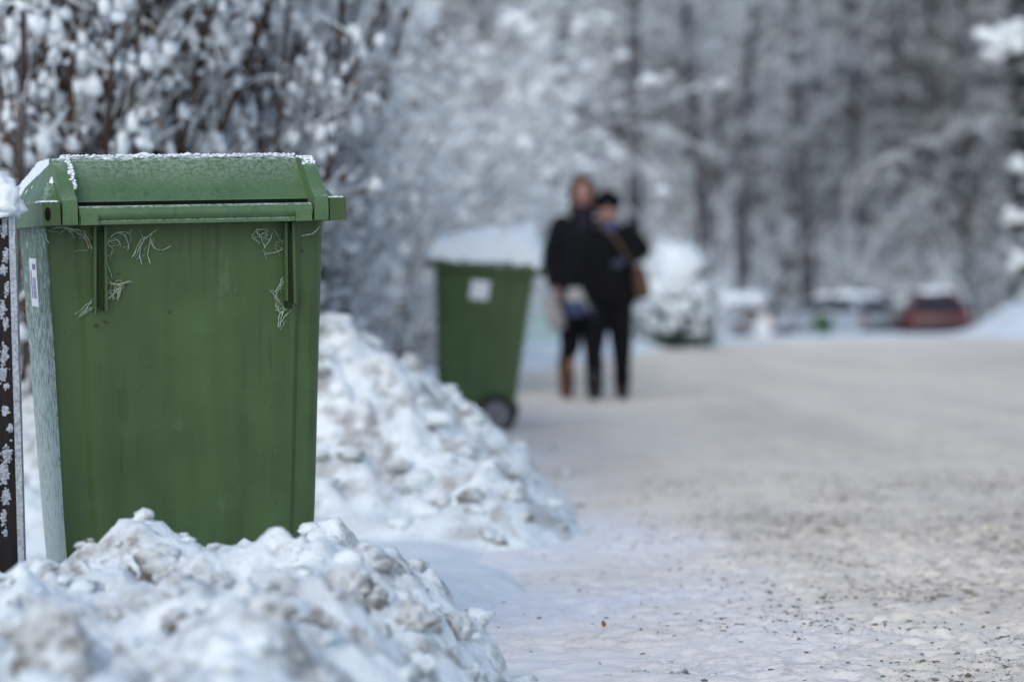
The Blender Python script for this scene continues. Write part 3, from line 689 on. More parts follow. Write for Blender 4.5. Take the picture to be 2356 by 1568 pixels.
spots = [(0, 8.9), (170, 9.3), (340, 9.7), (480, 10.4), (585, 12.4), (790, 15.9), (60, 11.2), (330, 12.0), (560, 14.4)]
for i, (px, Y) in enumerate(spots):
    x = at(px, 690, Y)[0]; sc = (.62, .62, .62) if i == 5 else (1.0, 1.0, [1, 1.05, .98, 1.0, 1.0, .55, 1.2, 1.2, 1.25][i])
    if i < 3: o = hs[i]; o.location = (x, Y, gz(x, Y) - .1); o.rotation_euler = (0, 0, i); o.scale = sc; o['label'] = HL[i]; o['group'] = 'snow laden shrubs of the hedge'
    else: dup(hs[i % 3], (x, Y, gz(x, Y) - .1), i * 1.7, sc, HL[i], 'snow laden shrubs of the hedge')

def make_frost_bush(seed, H=3.4, K=22, lean=(.25, 0), dens=1.0, name='frosted_bush'):
    g = np.random.default_rng(seed); root = thing(name, 'x', 'bush')
    a = g.uniform(0, 6.28, K); rr2 = .35 * np.sqrt(g.random(K)); P0 = np.stack([rr2 * np.cos(a), rr2 * np.sin(a), np.full(K, -.3)], 1)
    D = np.stack([np.cos(a) * .5 + lean[0], np.sin(a) * .5 + lean[1], np.full(K, 1.1)], 1) + g.normal(0, .16, (K, 3))
    L0 = g.uniform(.7, 1.2, K) * H; P1, r1 = grow_branches(g, P0, D, L0, g.uniform(.012, .026, K), 10, .07, -.045)
    p, d, L, r_ = children(g, P1, r1, int(13 * dens), .1, 1, 40, .36, L0, .5, .1); P2, r2 = grow_branches(g, p, d, L, np.clip(r_, .004, .010), 6, .12, -.06)
    p, d, L2, r_ = children(g, P2, r2, int(8 * dens), .1, 1, 42, .42, L, .6, 0); P3, r3 = grow_branches(g, p, d, L2, np.clip(r_, .003, .005), 4, .16, -.07, .6)
    MB().tubes(P1, r1, 5).tubes(P2, r2, 3).build('branches', M_stem, root, 180)
    s = MB(); snow_tubes(s, P1, r1, 1.3, .01, .03, 4); snow_tubes(s, P2, r2, 1.7, .009, .018, 4); snow_tubes(s, P3, r3, 2., .005, .009, 3)
    ap = np.concatenate([P2[:, 2:].reshape(-1, 3), P3[:, 1:].reshape(-1, 3)]); nb = 2000; C = ap[g.integers(0, len(ap), nb)]; q = g.gamma(3, .010, nb).clip(.012, .07)
    s.blobs(C, np.stack([q * 1.3, q * 1.2, q * .7], 1), seed, .5, mi=1); s.build('hoar_frost', [M_frost, M_snow], root, 180)
    return root
fb = [make_frost_bush(201), make_frost_bush(202, 3.0, 24, (.35, .1)), make_frost_bush(203, 3.8, 20, (.15, 0))]
FL = ['frosted bush fading the right edge of the hedge, close behind the bank', 'white frosted bush arching over the second bin from the left', 'large frosted bush behind the second bin with drooping white twigs', 'tall frosted bush left of the walking couple',
      'frosted bush behind the hedge end above the large lid corner', 'low snow heavy bush left of the second bin lid', 'frosted bush between the second bin and the teal shed', 'pale frosted bush leaning over the bank behind the shrubs', 'small frosted bush in front of the hedge end, right of the large bin']
fspots = [(520, 16.6, .66, 0), (760, 20.0, .9, 0), (790, 24, .95, 1), (930, 32, .72, 2), (650, 21.0, 1.2, 1), (880, 22, .6, 0), (1060, 27, .5, 1), (620, 28, 1.3, 2), (630, 11.9, .46, 0)]
for i, (px, Y, s_, k) in enumerate(fspots):
    x = at(px, 690, Y)[0]; l = (x, Y, gz(x, Y) - .1)
    if i in (1, 2, 3): o = fb[k]; o.location = l; o.scale = (s_,) * 3; o['label'] = FL[i]; o['group'] = 'white frosted bushes'
    else: dup(fb[k], l, (i % 3 - 1) * .5 + (3.4 if i in (0, 8) else 2.5 if i == 6 else 0), (s_,) * 3, FL[i], 'white frosted bushes')

# ------------------------------------------------------------------ woodland beyond the road
def make_tree(seed, H=15, r0=.17, lo=.08, dark=False):
    g = np.random.default_rng(seed); root = thing('woodland_tree', 'x', 'tree')
    P1, r1 = grow_branches(g, np.array([[0, 0, -.5]]), np.array([[g.normal(0, .02), 0, 1.]]), np.array([H]), np.array([r0]), 14, .02, .02, .35)
    p, d, L, r_ = children(g, P1, r1, 58, lo, .95, 68, .20, np.array([H * 1.]), .26); P2, r2 = grow_branches(g, p, d, L.clip(1.2, 3.8), np.clip(r_, .012, .035), 7, .10, -.01)
    p, d, L2, r_ = children(g, P2, r2, 9, .15, 1, 45, .36, L.clip(1.2, 3.8), .5); P3, r3 = grow_branches(g, p, d, L2, np.clip(r_, .007, .012), 5, .14, -.05)
    p, d, L3, r_ = children(g, P3, r3, 5, .1, 1, 42, .5, L2, .6); P4, r4 = grow_branches(g, p, d, L3, np.full(len(p), .007), 3, .15, -.06, .7)
    MB().tubes(P1, r1, 8).build('trunk', M_bark, root, 180)
    MB().tubes(P2, r2, 4).tubes(P3, r3, 3).build('limbs', M_bark, root, 180)
    s = MB(); snow_tubes(s, P2, r2, 1.1, .012, .034, 4); snow_tubes(s, P3, r3, 1.3, .010, .017, 3); s.tubes(P4, np.clip(r4 * 1.6, .009, .013), 3, 1 if dark else 0)
    ap = np.concatenate([P3[:, 1:].reshape(-1, 3)]); nb = 90 if dark else 320; C = ap[g.integers(0, len(ap), nb)]; q = g.gamma(3, .018, nb).clip(.02, .09); s.blobs(C, np.stack([q * 1.3, q * 1.3, q * .7], 1), seed, .5)
    s.build('crown', [M_frost, M_bark], root, 180); return root
tr = [make_tree(301, 15, .19), make_tree(302, 13, .17), make_tree(303, 16, .25), make_tree(304, 15, .17, dark=True), make_tree(305, 17, .25, .5), make_tree(306, 16, .21, .45)]
named = [(1277, 60, 5, .85, 'pale frosted tree whose faint trunk rises left above the couple'), (1455, 47, 4, .72, 'tree with the darkest thick trunk, just right above the couple'),
         (1628, 50, 5, .78, 'frosted tree with a mottled dark trunk, second of the dark trunks'), (1712, 68.5, 5, 1.0, 'frosted tree with a slim dark trunk, third of the dark trunks'),
         (1862, 69, 4, .95, 'frosted tree with a grey trunk, fourth of the dark trunks'), (2235, 71, 3, 1.0, 'dark tree behind the red car')]
used_ = set()
for i, (px, Y, k, s_, lab) in enumerate(named):
    x = at(px, 690, Y)[0]; l = (x, Y, gz(x, Y))
    if k not in used_: used_.add(k); o = tr[k]; o.location = l; o.scale = (s_,) * 3; o['label'] = lab; o['group'] = 'trees of the woodland'
    else: dup(tr[k], l, i * 2.1, (s_,) * 3, lab, 'trees of the woodland')
g = np.random.default_rng(77); k = 0
for px in np.concatenate([np.linspace(840, 2480, 30), np.linspace(1640, 2460, 14)]):
    Y = g.uniform(74, 104); x = at(px + g.normal(0, 14), 690, Y)[0]
    q = 3 if px > 1560 and (k % 3 or px > 2000) else k % 3; l = (x, Y, gz(x, Y)); sc = (g.uniform(.8, 1.25),) * 3; k += 1
    lab, gr = ('darker bare tree deep in the wood at the right', 'bare trees deep in the wood') if q == 3 else ('pale frosted tree deep in the blurred woodland', 'pale trees deep in the woodland')
    if q not in used_: used_.add(q); o = tr[q]; o.location = l; o.scale = sc; o['label'] = lab; o['group'] = gr
    else: dup(tr[q], l, g.uniform(0, 6), sc, lab, gr)
us_ = [make_frost_bush(211, 3.0, 16, (.1, 0), .8, 'frosted_sapling'), make_frost_bush(212, 2.6, 18, (.3, 0), .8, 'frosted_sapling'), make_frost_bush(213, 3.6, 14, (-.35, 0), .8, 'frosted_sapling')]
for o in us_: o['category'] = 'shrub'
UG = ['frosted undergrowth at the wood edge', 'frosted undergrowth among the trunks', 'frosted undergrowth deep in the wood']
k = 0; first = {0: True, 1: True, 2: True}
for row, (Y0, Y1, n_, s0, s1) in enumerate(((71, 74, 12, .7, 1.1), (75, 80, 14, .8, 1.3), (81, 92, 14, 1.1, 1.9))):
    for px in np.linspace(1210 if row else 1560, 2440, n_):
        Y = g.uniform(Y0, Y1); x = at(px + g.normal(0, 18), 690, Y)[0]; s_ = g.uniform(s0, s1); q = k % 3; l = (x, Y, gz(x, Y) - .1)
        lab = ['frosted undergrowth shrub at the edge of the wood behind the parked cars', 'frosted undergrowth shrub among the dark trunks', 'tall pale undergrowth shrub deep in the wood'][row]
        if first[q]: o = us_[q]; o.location = l; o.scale = (s_,) * 3; o['label'] = lab; o['group'] = UG[row]; first[q] = False
        else: dup(us_[q], l, g.uniform(0, 6), (s_,) * 3, lab, UG[row])
        k += 1
for px, Y, s_, lab in ((1568, 45, .62, 'frosted shrub at the foot of the mottled dark trunk, behind the snowy juniper'), (1500, 43.5, .7, 'frosted shrub just right behind the couple')):
    x = at(px, 690, Y)[0]; dup(us_[1], (x, Y, gz(x, Y) - .1), 1.0 + px, (s_,) * 3, lab, 'frosted shrubs before the wood')
# saplings bowed over by the snow, crossing in front of the wood
for i, (Y, pts, lab) in enumerate(((55, ((1010, 700), (1104, 291), (1237, 215), (1290, 205)), 'snow bowed sapling leaning right above the frosted bushes'), (54, ((1290, 745), (1636, 374), (1814, 184), (1850, 150)), 'snow bowed sapling crossing between the dark trunks, upper of two'),
        (55, ((1330, 750), (1680, 418), (1890, 260), (1930, 240)), 'snow bowed sapling crossing between the dark trunks, lower of two'), (46, ((1700, 760), (2023, 355), (2352, 266), (2420, 260)), 'long snow bowed sapling reaching to the spruce at the right edge'), (53, ((1830, 780), (2023, 526), (2130, 437), (2160, 420)), 'short snow bowed sapling above the parked cars'))):
    g = np.random.default_rng(400 + i); A = np.array([at(a, b, Y) for a, b in pts]); base = np.array([A[0, 0], Y, gz(A[0, 0], Y) - .05]); A[0] = base
    t = np.array([0, .55, .92, 1.]); tt = np.linspace(0, 1, 14); Q = np.stack([np.interp(tt, t, A[:, k]) for k in range(3)], 1)
    for _ in range(2): Q[1:-1] = .25 * Q[:-2] + .5 * Q[1:-1] + .25 * Q[2:]
    Q = (Q - base)[None]; rd = np.linspace(.040, .010, 14)[None]; root = thing('leaning_sapling', lab, 'tree', tuple(base), 'snow bowed saplings')
    p, d, L, r_ = children(g, Q, rd, 46, .25, 1, 38, .16, np.array([4.5]), .5); P2, r2 = grow_branches(g, p, d, L, np.clip(r_, .006, .014), 6, .10, -.06)
    p, d, L2, r_ = children(g, P2, r2, 6, .1, 1, 40, .45, L, .5); P3, r3 = grow_branches(g, p, d, L2, np.full(len(p), .005), 4, .14, -.06)
    MB().tubes(Q, rd, 6).tubes(P2, r2, 3).build('stem', M_stem, root, 180)
    w_ = MB(); snow_tubes(w_, Q, rd, .9, .010, .030, 6); snow_tubes(w_, P2, r2, 1.6, .008, .014, 4); w_.tubes(P3, np.full(P3.shape[:2], .007), 3); w_.build('hoar_frost', M_frost, root, 180)
# the far wood on the rise, one mass
g = np.random.default_rng(88); m = MB(); K = 620
X = g.uniform(-60, 75, K); Yf = g.uniform(98, 165, K); Zf = hground(X, Yf); Hf = g.uniform(9, 16, K)
P = np.stack([np.stack([X + (g.normal(0, .2, K)) * t, Yf, Zf - .3 + Hf * t], 1) for t in np.linspace(0, 1, 6)], 1)
rad = g.uniform(.09, .2, K)[:, None] * np.linspace(1, .4, 6)[None]; m.tubes(P, rad, 5)
p, d, L, r_ = children(g, P, rad, 26, .06, 1, 62, .24, Hf, .25); P2, r2 = grow_branches(g, p, d, L, np.clip(r_, .02, .05), 5, .12, -.03); m.tubes(P2, r2, 3)
p, d, L2, r_ = children(g, P2, r2, 5, .1, 1, 45, .4, L, .5); P3, r3 = grow_branches(g, p, d, L2, np.full(len(p), .022), 3, .15, -.05); sel = (g.random(len(P3)) < .25) | (P3[:, 0, 0] < 0); m.tubes(P3[sel], r3[sel], 3, 1).tubes(P3[~sel], r3[~sel], 3)
tag(m.build('woods', [M_bark, M_frost], None, 180), 'mass of frosted trees on the rise far behind the road', 'woods', kind='stuff')

# snow-domed juniper right of the couple
def dome_bush(name, label, px0, px1, pytop, Y, seed, snowfrac=.62):
    c = at((px0 + px1) / 2, 690, Y); w = (px1 - px0) / 2 / F_PX * Y; zt_ = at((px0 + px1) / 2, pytop, Y)[2]; zb = gz(c[0], Y); H = zt_ - zb
    root = thing(name, label, 'bush', (c[0], Y, zb)); g = np.random.default_rng(seed)
    K = 900; u = g.uniform(-1, 1, K); a = g.uniform(0, 6.28, K); h = g.random(K); rr2 = np.sqrt(np.clip(1 - (h * .95) ** 2.4, 0, 1)) * (.75 + .25 * g.random(K))
    P0 = np.stack([w * .82 * rr2 * np.cos(a), w * .82 * rr2 * np.sin(a), h * H * .9], 1); D = np.stack([np.cos(a), np.sin(a), np.full(K, .7)], 1)
    P, r = grow_branches(g, P0, D, g.uniform(.12, .3, K), np.full(K, .018), 4, .3, .0); f = MB().tubes(P, r, 4)
    f.blobs([(0, 0, H * .42)], [(w * .66, w * .66, H * .42)], seed, .3, lvl=3); f.build('foliage', M_juniper, root, 180)
    s = MB(); K = 380; h = 1 - g.random(K) ** 1.2 * .85; a = g.uniform(0, 6.28, K); rr2 = np.sqrt(np.clip(1 - (h * .97) ** 2.4, 0, 1))
    C = np.stack([w * .86 * rr2 * np.cos(a), w * .86 * rr2 * np.sin(a), h * H * .93], 1); q = g.uniform(.05, .17, K) * (w / .56) * (.3 + .75 * h)
    s.blobs(C, np.stack([q * 1.2, q * 1.2, q], 1), seed + 1, .4); s.build('snow', M_snow, root, 180); return root
dome_bush('snowy_juniper', 'rounded dark green juniper under a dome of snow right of the couple', 1468, 1645, 556, 36, 5)
dome_bush('snowy_juniper', 'small snow covered bush at the far right end of the far bank', 2325, 2480, 640, 43, 6)
for i, (px, r_, lab) in enumerate(((1962, 30, 'low rounded snow topped bush between the white car and the grey car'), (2075, 30, 'low rounded snow topped bush just left of the red car'), (2214, 28, 'small snow ball shaped bush at the right corner of the red car'))):
    dome_bush('snowy_bush', lab, px - r_, px + r_, 662, [70, 70, 70.5][i], 20 + i, .5)

# spruce at the right edge
g = np.random.default_rng(55); c = at(2425, 690, 25); sp = thing('snowy_spruce', 'dark spruce with snow lumps on its boughs at the right picture edge', 'tree', (c[0], 25, gz(c[0], 25)))
MB().tubes(np.stack([np.linspace(0, .1, 8), np.zeros(8), np.linspace(-.2, 6.5, 8)], 1), np.linspace(.12, .03, 8), 8).build('trunk', M_bark, sp, 180)
K = 150; z = g.uniform(.7, 6., K); a = g.uniform(0, 6.28, K); L = np.interp(z, [0, 6.3], [.55, .42]) * g.uniform(.7, 1.15, K)
P, r = grow_branches(g, np.stack([0 * z, 0 * z, z], 1), np.stack([np.cos(a), np.sin(a), np.full(K, .1)], 1), L, np.full(K, .014), 7, .05, -.12); crown = MB().tubes(P, r, 4)
p, d, L2, r_ = children(g, P, r, 46, .1, 1, 45, .32, L, .5, -.1); Q, rq = grow_branches(g, p, d, L2.clip(.06, .3), np.full(len(p), .010), 3, .1, -.1, .3); crown.tubes(Q, rq, 3); crown.build('crown', M_needle, sp, 180)
s = MB(); pk = P[:, 2:6].reshape(-1, 3); idx = g.integers(0, len(pk), 70); q = g.uniform(.03, .09, 70); C = pk[idx] + np.stack([0 * q, 0 * q, q * .5], 1)
big = [(at(2306, 100, 24.9), .16), (at(2330, 75, 24.9), .15), (at(2345, 385, 24.8), .11), (at(2340, 500, 24.8), .12), (at(2352, 600, 24.8), .12), (at(2288, 128, 24.9), .09)]
for b_, r_ in big:
    k_ = 14; C = np.concatenate([C, b_ - np.array(sp.location) + g.normal(0, 1, (k_, 3)) * (.62 * r_, .5 * r_, .30 * r_)]); q = np.concatenate([q, r_ * g.uniform(.22, .62, k_)])
s.blobs(C, np.stack([q * 1.2, q * 1.2, q * .85], 1), 66, .8, lvl=2); s.build('snow', M_snow, sp, 180)
for b_, r_ in big[:5]:
    e = b_ - np.array(sp.location); MBt = MB().tubes(np.stack([np.array([0, 0, e[2] + .15]) * (1 - t) + (e - (0, 0, .06)) * t for t in np.linspace(0, 1, 5)]), np.linspace(.03, .02, 5), 5)
    Pn = np.stack([np.array([0, 0, e[2] + .15]) * (1 - t) + (e - (0, 0, .06)) * t for t in np.linspace(0, 1, 5)])[None]
    p, d, L2, rr_x = children(g, Pn, np.full((1, 5), .02), 130, .2, 1, 50, .3, np.array([.8]), .5, -.25); Q, rq = grow_branches(g, p, d, L2.clip(.1, .3), np.full(len(p), .012), 3, .1, -.12, .3); MBt.tubes(Q, rq, 3)
    MBt.build('bough', M_needle, sp, 180)

# ------------------------------------------------------------------ shed behind the frosted bushes
c = at(1235, 690, 36); sz = gz(c[0], 36)
M_teal = mat('pale_teal_boards', (.30, .42, .42), .8, .2); M_tealdark = mat('dark_teal_roof', (.06, .095, .10), .7, .2)
shed = thing('garden_shed', 'pale teal shed with a dark eave under lumps of snow behind the frosted bushes', 'shed', (c[0] + .05, 36, sz))
MB().box((-.62, 0, -.3), (.62, 1.6, 1.75)).build('wall', M_teal, shed)
m = MB(); m.prism([(-.78, 1.752), (.78, 1.752), (.78, 1.84), (0, 2.15), (-.78, 1.84)], 'y', -.25, 1.8); m.build('roof', M_tealdark, shed)
m = MB(); g = np.random.default_rng(9); K = 60; U = g.uniform(-.8, .8, K); m.blobs(np.stack([U, g.uniform(-.25, 1.7, K), 2.17 - .38 * np.abs(U)], 1), np.stack([g.uniform(.18, .32, K)] * 2 + [g.uniform(.10, .2, K)], 1), 3, .4, lvl=2); m.build('snow_cover', M_snow, shed, 180)

# ------------------------------------------------------------------ cars and far bins
def make_car(label, cpx, Y, yaw, paint, L=4.1, W=1.66, H=1.42, snow=.3):
    c = at(cpx, 690, Y); M = Matrix.Translation((c[0], Y, gz(c[0], Y))) @ Matrix.Rotation(R(yaw), 4, 'Z')
    root = thing('parked_car', label, 'car', M=M, group='parked cars at the far end of the road')
    M_glass = bpy.data.materials.get('car_glass') or mat('car_glass', (.02, .025, .03), .15, .5)
    def sec(y, zb, zm, wm):
        return [(-wm, y, zb), (-wm - .02, y, (zb + zm) / 2), (-wm + .03, y, zm), (wm - .03, y, zm), (wm + .02, y, (zb + zm) / 2), (wm, y, zb)]
    w = W / 2; b = MB(); b.loft([sec(0, .35, .62, w - .12), sec(.06, .26, .80, w - .05), sec(.5, .22, .88, w), sec(1.4, .22, .88, w), sec(2.7, .22, .88, w), sec(3.6, .24, .80, w), sec(L - .06, .28, .66, w - .06), sec(L, .36, .56, w - .14)])
    b.build('body', paint, root, 40)
    k = MB(); def_ = [(0.10, .87, .70), (.42, H - .03, .58), (.8, H, .56), (1.9, H, .56), (2.3, H - .04, .56), (2.95, .86, .68)]
    rings = []
    for y, z, ww in def_: rings.append([(-ww - (H - z) * .0, y, z), (-ww, y, z), (ww, y, z), (ww, y, z)])
    lo = [(0.10, .86), (2.95, .86)]
    m = MB(); top = np.array([(-.56, .55, H), (.56, .55, H), (.56, 2.1, H), (-.56, 2.1, H)]); bot = np.array([(-w + .06, .10, .875), (w - .06, .10, .875), (w - .06, 2.95, .875), (-w + .06, 2.95, .875)])
    mid = top * .96 + bot * .04; m.loft([bot, mid, top]); m.build('cabin', paint, root, 20)
    def pane(name, a, b_, c_, d_, off):
        q = np.array([a, b_, c_, d_]); n = np.cross(q[1] - q[0], q[3] - q[0]); n /= np.linalg.norm(n); cen = q.mean(0); q = cen + (q - cen) * np.array([.86, .86, .80]) + n * off; q2 = q - n * .02
        MB().add(np.concatenate([q, q2]), np.array([(0, 1, 2, 3), (4, 7, 6, 5), (0, 4, 5, 1), (1, 5, 6, 2), (2, 6, 7, 3), (3, 7, 4, 0)])).build(name, M_glass, root)
    pane('window', bot[0], bot[1], top[1], top[0], .006); pane('window', bot[2], bot[3], top[3], top[2], .006)
    pane('window', bot[1], bot[2], top[2], top[1], .006); pane('window', bot[3], bot[0], top[0], top[3], .006)
    for sx in (-1, 1):
        for y in (.75, 3.25): wheel(root, (sx * (w - .10), y, .30), .30, .10)
        MB().box((sx * (w - .13) - .10, .012, .62), (sx * (w - .13) + .10, .14, .78)).build('tail_light', bpy.data.materials.get('tail_light_red') or mat('tail_light_red', (.25, .01, .012), .3, .5), root)
    MB().box((-w + .04, -.05, .32), (w - .04, .12, .50)).build('bumper', M_rubber, root)
    s = MB(); us = ar(-.57, .571, .06); vv = ar(.5, 2.2, .06); U, Vv = np.meshgrid(us, vv); d = np.minimum.reduce([(U + .57) / .2, (.57 - U) / .2, (Vv - .5) / .25, (2.16 - Vv) / .3])
    Z = H - .06 + (snow + .06) * np.sqrt(np.clip(d, 0, 1)) + .02 * fbm(v3(U * 4, Vv * 4, Y), 3)
    nx_ = len(us); j, i = np.meshgrid(np.arange(len(vv) - 1), np.arange(nx_ - 1), indexing='ij'); a = (j * nx_ + i).ravel(); s.add(v3(U, Vv, Z), np.stack([a, a + 1, a + 1 + nx_, a + nx_], 1))
    g = np.random.default_rng(int(Y)); K = 40; s.blobs(np.stack([g.uniform(-w + .1, w - .1, K), g.uniform(3.0, L - .1, K), g.uniform(.78, .86, K)], 1), np.full((K, 3), .16) * (1, 1, .6), 4, .3)
    s.build('snow_cover', M_snow, root, 180); return root
make_car('dark red parked car seen from behind at the far right end of the road', 2160, 66, -4, mat('dark_red_paint', (.075, .017, .024), .35, .5), snow=.10)
make_car('white parked car buried under snow beside the brown bin', 1805, 64, 62, mat('white_paint', (.62, .64, .66), .4, .5), snow=.22, H=1.25)
make_car('pale blue grey parked car between the green bin and the red car', 2030, 67, 40, mat('blue_grey_paint', (.33, .38, .43), .4, .5), snow=.15, H=1.3)
def far_bin(label, px, Y, a, s_, yaw):
    c = at(px, 690, Y); o = make_bin(label, Matrix.Translation((c[0], Y, gz(c[0], Y))) @ Matrix.Rotation(R(yaw), 4, 'Z') @ Matrix.Scale(s_, 4), 'far wheeled bins at the end of the road', a, a, weathered=False)
    snow_on_lid(o, .055, Y, .02, backv=-.02).build('snow_cover', M_snow, o, 180)
M_brown = mat('brown_plastic', (.085, .045, .036), .6, .3); M_fgreen = mat('far_green_plastic', (.03, .085, .04), .6, .3)
far_bin('dark brown wheeled bin far off at the end of the road beside the white car', 1712, 58, M_brown, .98, 10)
far_bin('small dark green wheeled bin far off behind the white car', 1893, 59, M_fgreen, .72, -8)

# ------------------------------------------------------------------ the walking couple
def remesh(name, prims, voxel, m, parent, smooth_it=4):
    b = MB()
    for pr in prims:
        if pr[0] == 'cap':
            _, p0, p1, r0, r1 = pr; p0, p1 = np.array(p0, float), np.array(p1, float); d = p1 - p0; Lg = np.linalg.norm(d); d /= Lg + 1e-9
            ts = [-r0 * .95, -r0 * .75, -r0 * .4, 0, Lg * .33, Lg * .66, Lg, Lg + r1 * .4, Lg + r1 * .75, Lg + r1 * .95]
            rs = [r0 * .3, r0 * .66, r0 * .92, r0, r0 * .67 + r1 * .33, r0 * .33 + r1 * .67, r1, r1 * .92, r1 * .66, r1 * .3]
            ref = np.array([1., 0, 0]) if abs(d[2]) > .8 else np.array([0, 0, 1.]); A = np.cross(d, ref); A /= np.linalg.norm(A); B = np.cross(d, A); th = np.linspace(0, 2 * np.pi, 15)[:-1]
            b.loft([p0 + d * t + r_ * (np.cos(th)[:, None] * A + np.sin(th)[:, None] * B) for t, r_ in zip(ts, rs)])
        else:
            _, c_, s_ = pr; U, F = ICO[3]; b.add(U * np.array(s_) + np.array(c_), F)
    o = b.build(name, m, parent)
    md = o.modifiers.new('r', 'REMESH'); md.mode = 'VOXEL'; md.voxel_size = voxel
    if smooth_it: s = o.modifiers.new('s', 'SMOOTH'); s.iterations = smooth_it; s.factor = .5
    dg = bpy.context.evaluated_depsgraph_get(); me = bpy.data.meshes.new_from_object(o.evaluated_get(dg)); o.modifiers.clear()
    old = o.data; o.data = me; bpy.data.meshes.remove(old); me.name = name
    me.polygons.foreach_set('use_smooth', np.ones(len(me.polygons), bool))
    if not me.materials: me.materials.append(m)
    return o
def hand(w, d, side, L=.17, curl=.5):
    """palm, four bent fingers and a thumb from the wrist w along d"""
    w = np.array(w, float); d = np.array(d, float); d /= np.linalg.norm(d); n = np.array([side * 1., 0, 0]); n -= d * (n @ d); n /= np.linalg.norm(n); s = np.cross(d, n)
    pr = []
    for k, (o_, l_) in enumerate(((-.027, .068), (-.009, .078), (.009, .073), (.027, .058))):
        a = w + d * .01 + s * o_ * .7; k0 = w + d * .085 + s * o_; pr.append(('cap', a, k0, .014, .011))
        k1 = k0 + (d * (1 - .3 * curl) - n * .45 * curl) * l_ * .5; k2 = k1 + (d * (1 - .9 * curl) - n * 1.0 * curl) * l_ * .5; pr += [('cap', k0, k1, .0095, .0085), ('cap', k1, k2, .0085, .0075)]
    t0 = w + d * .03 - s * .028; t1 = t0 + d * .035 - s * .028 - n * .01; t2 = t1 + d * .03 - s * .006 - n * .014; pr += [('cap', t0, t1, .013, .0105), ('cap', t1, t2, .0105, .009)]
    return pr
M_skin = mat('skin', (.42, .24, .20), .6, .3); M_lips = mat('lips', (.36, .13, .12), .5, .3); M_eye = mat('eye', (.03, .025, .02), .3, .5)
M_coat = mat('black_wool', (.011, .011, .014), .95, .1); M_coat2 = mat('black_jacket', (.008, .008, .009), .9, .1); M_trs = mat('black_trousers', (.009, .009, .012), .9, .1); M_trs2 = mat('navy_black_trousers', (.008, .008, .010), .9, .1)
M_hair = mat('brown_hair', (.075, .042, .028), .7, .3); M_hat = mat('black_knit', (.006, .006, .008), .95, .1); M_scarf = mat('blue_scarf', (.06, .085, .17), .9, .1); M_scarf2 = mat('violet_grey_scarf', (.026, .023, .038), .9, .1)
M_bootb = mat('brown_leather', (.10, .048, .024), .6, .3); M_boot = mat('dark_leather', (.02, .017, .016), .6, .3); M_bag = mat('brown_bag_leather', (.085, .045, .027), .55, .3)
M_wbag = mat('white_bag', (.34, .33, .325), .6, .3); M_bbag = mat('blue_white_bag', (.035, .055, .12), .6, .3); M_glove = mat('blue_grey_wool', (.06, .08, .13), .9, .1)

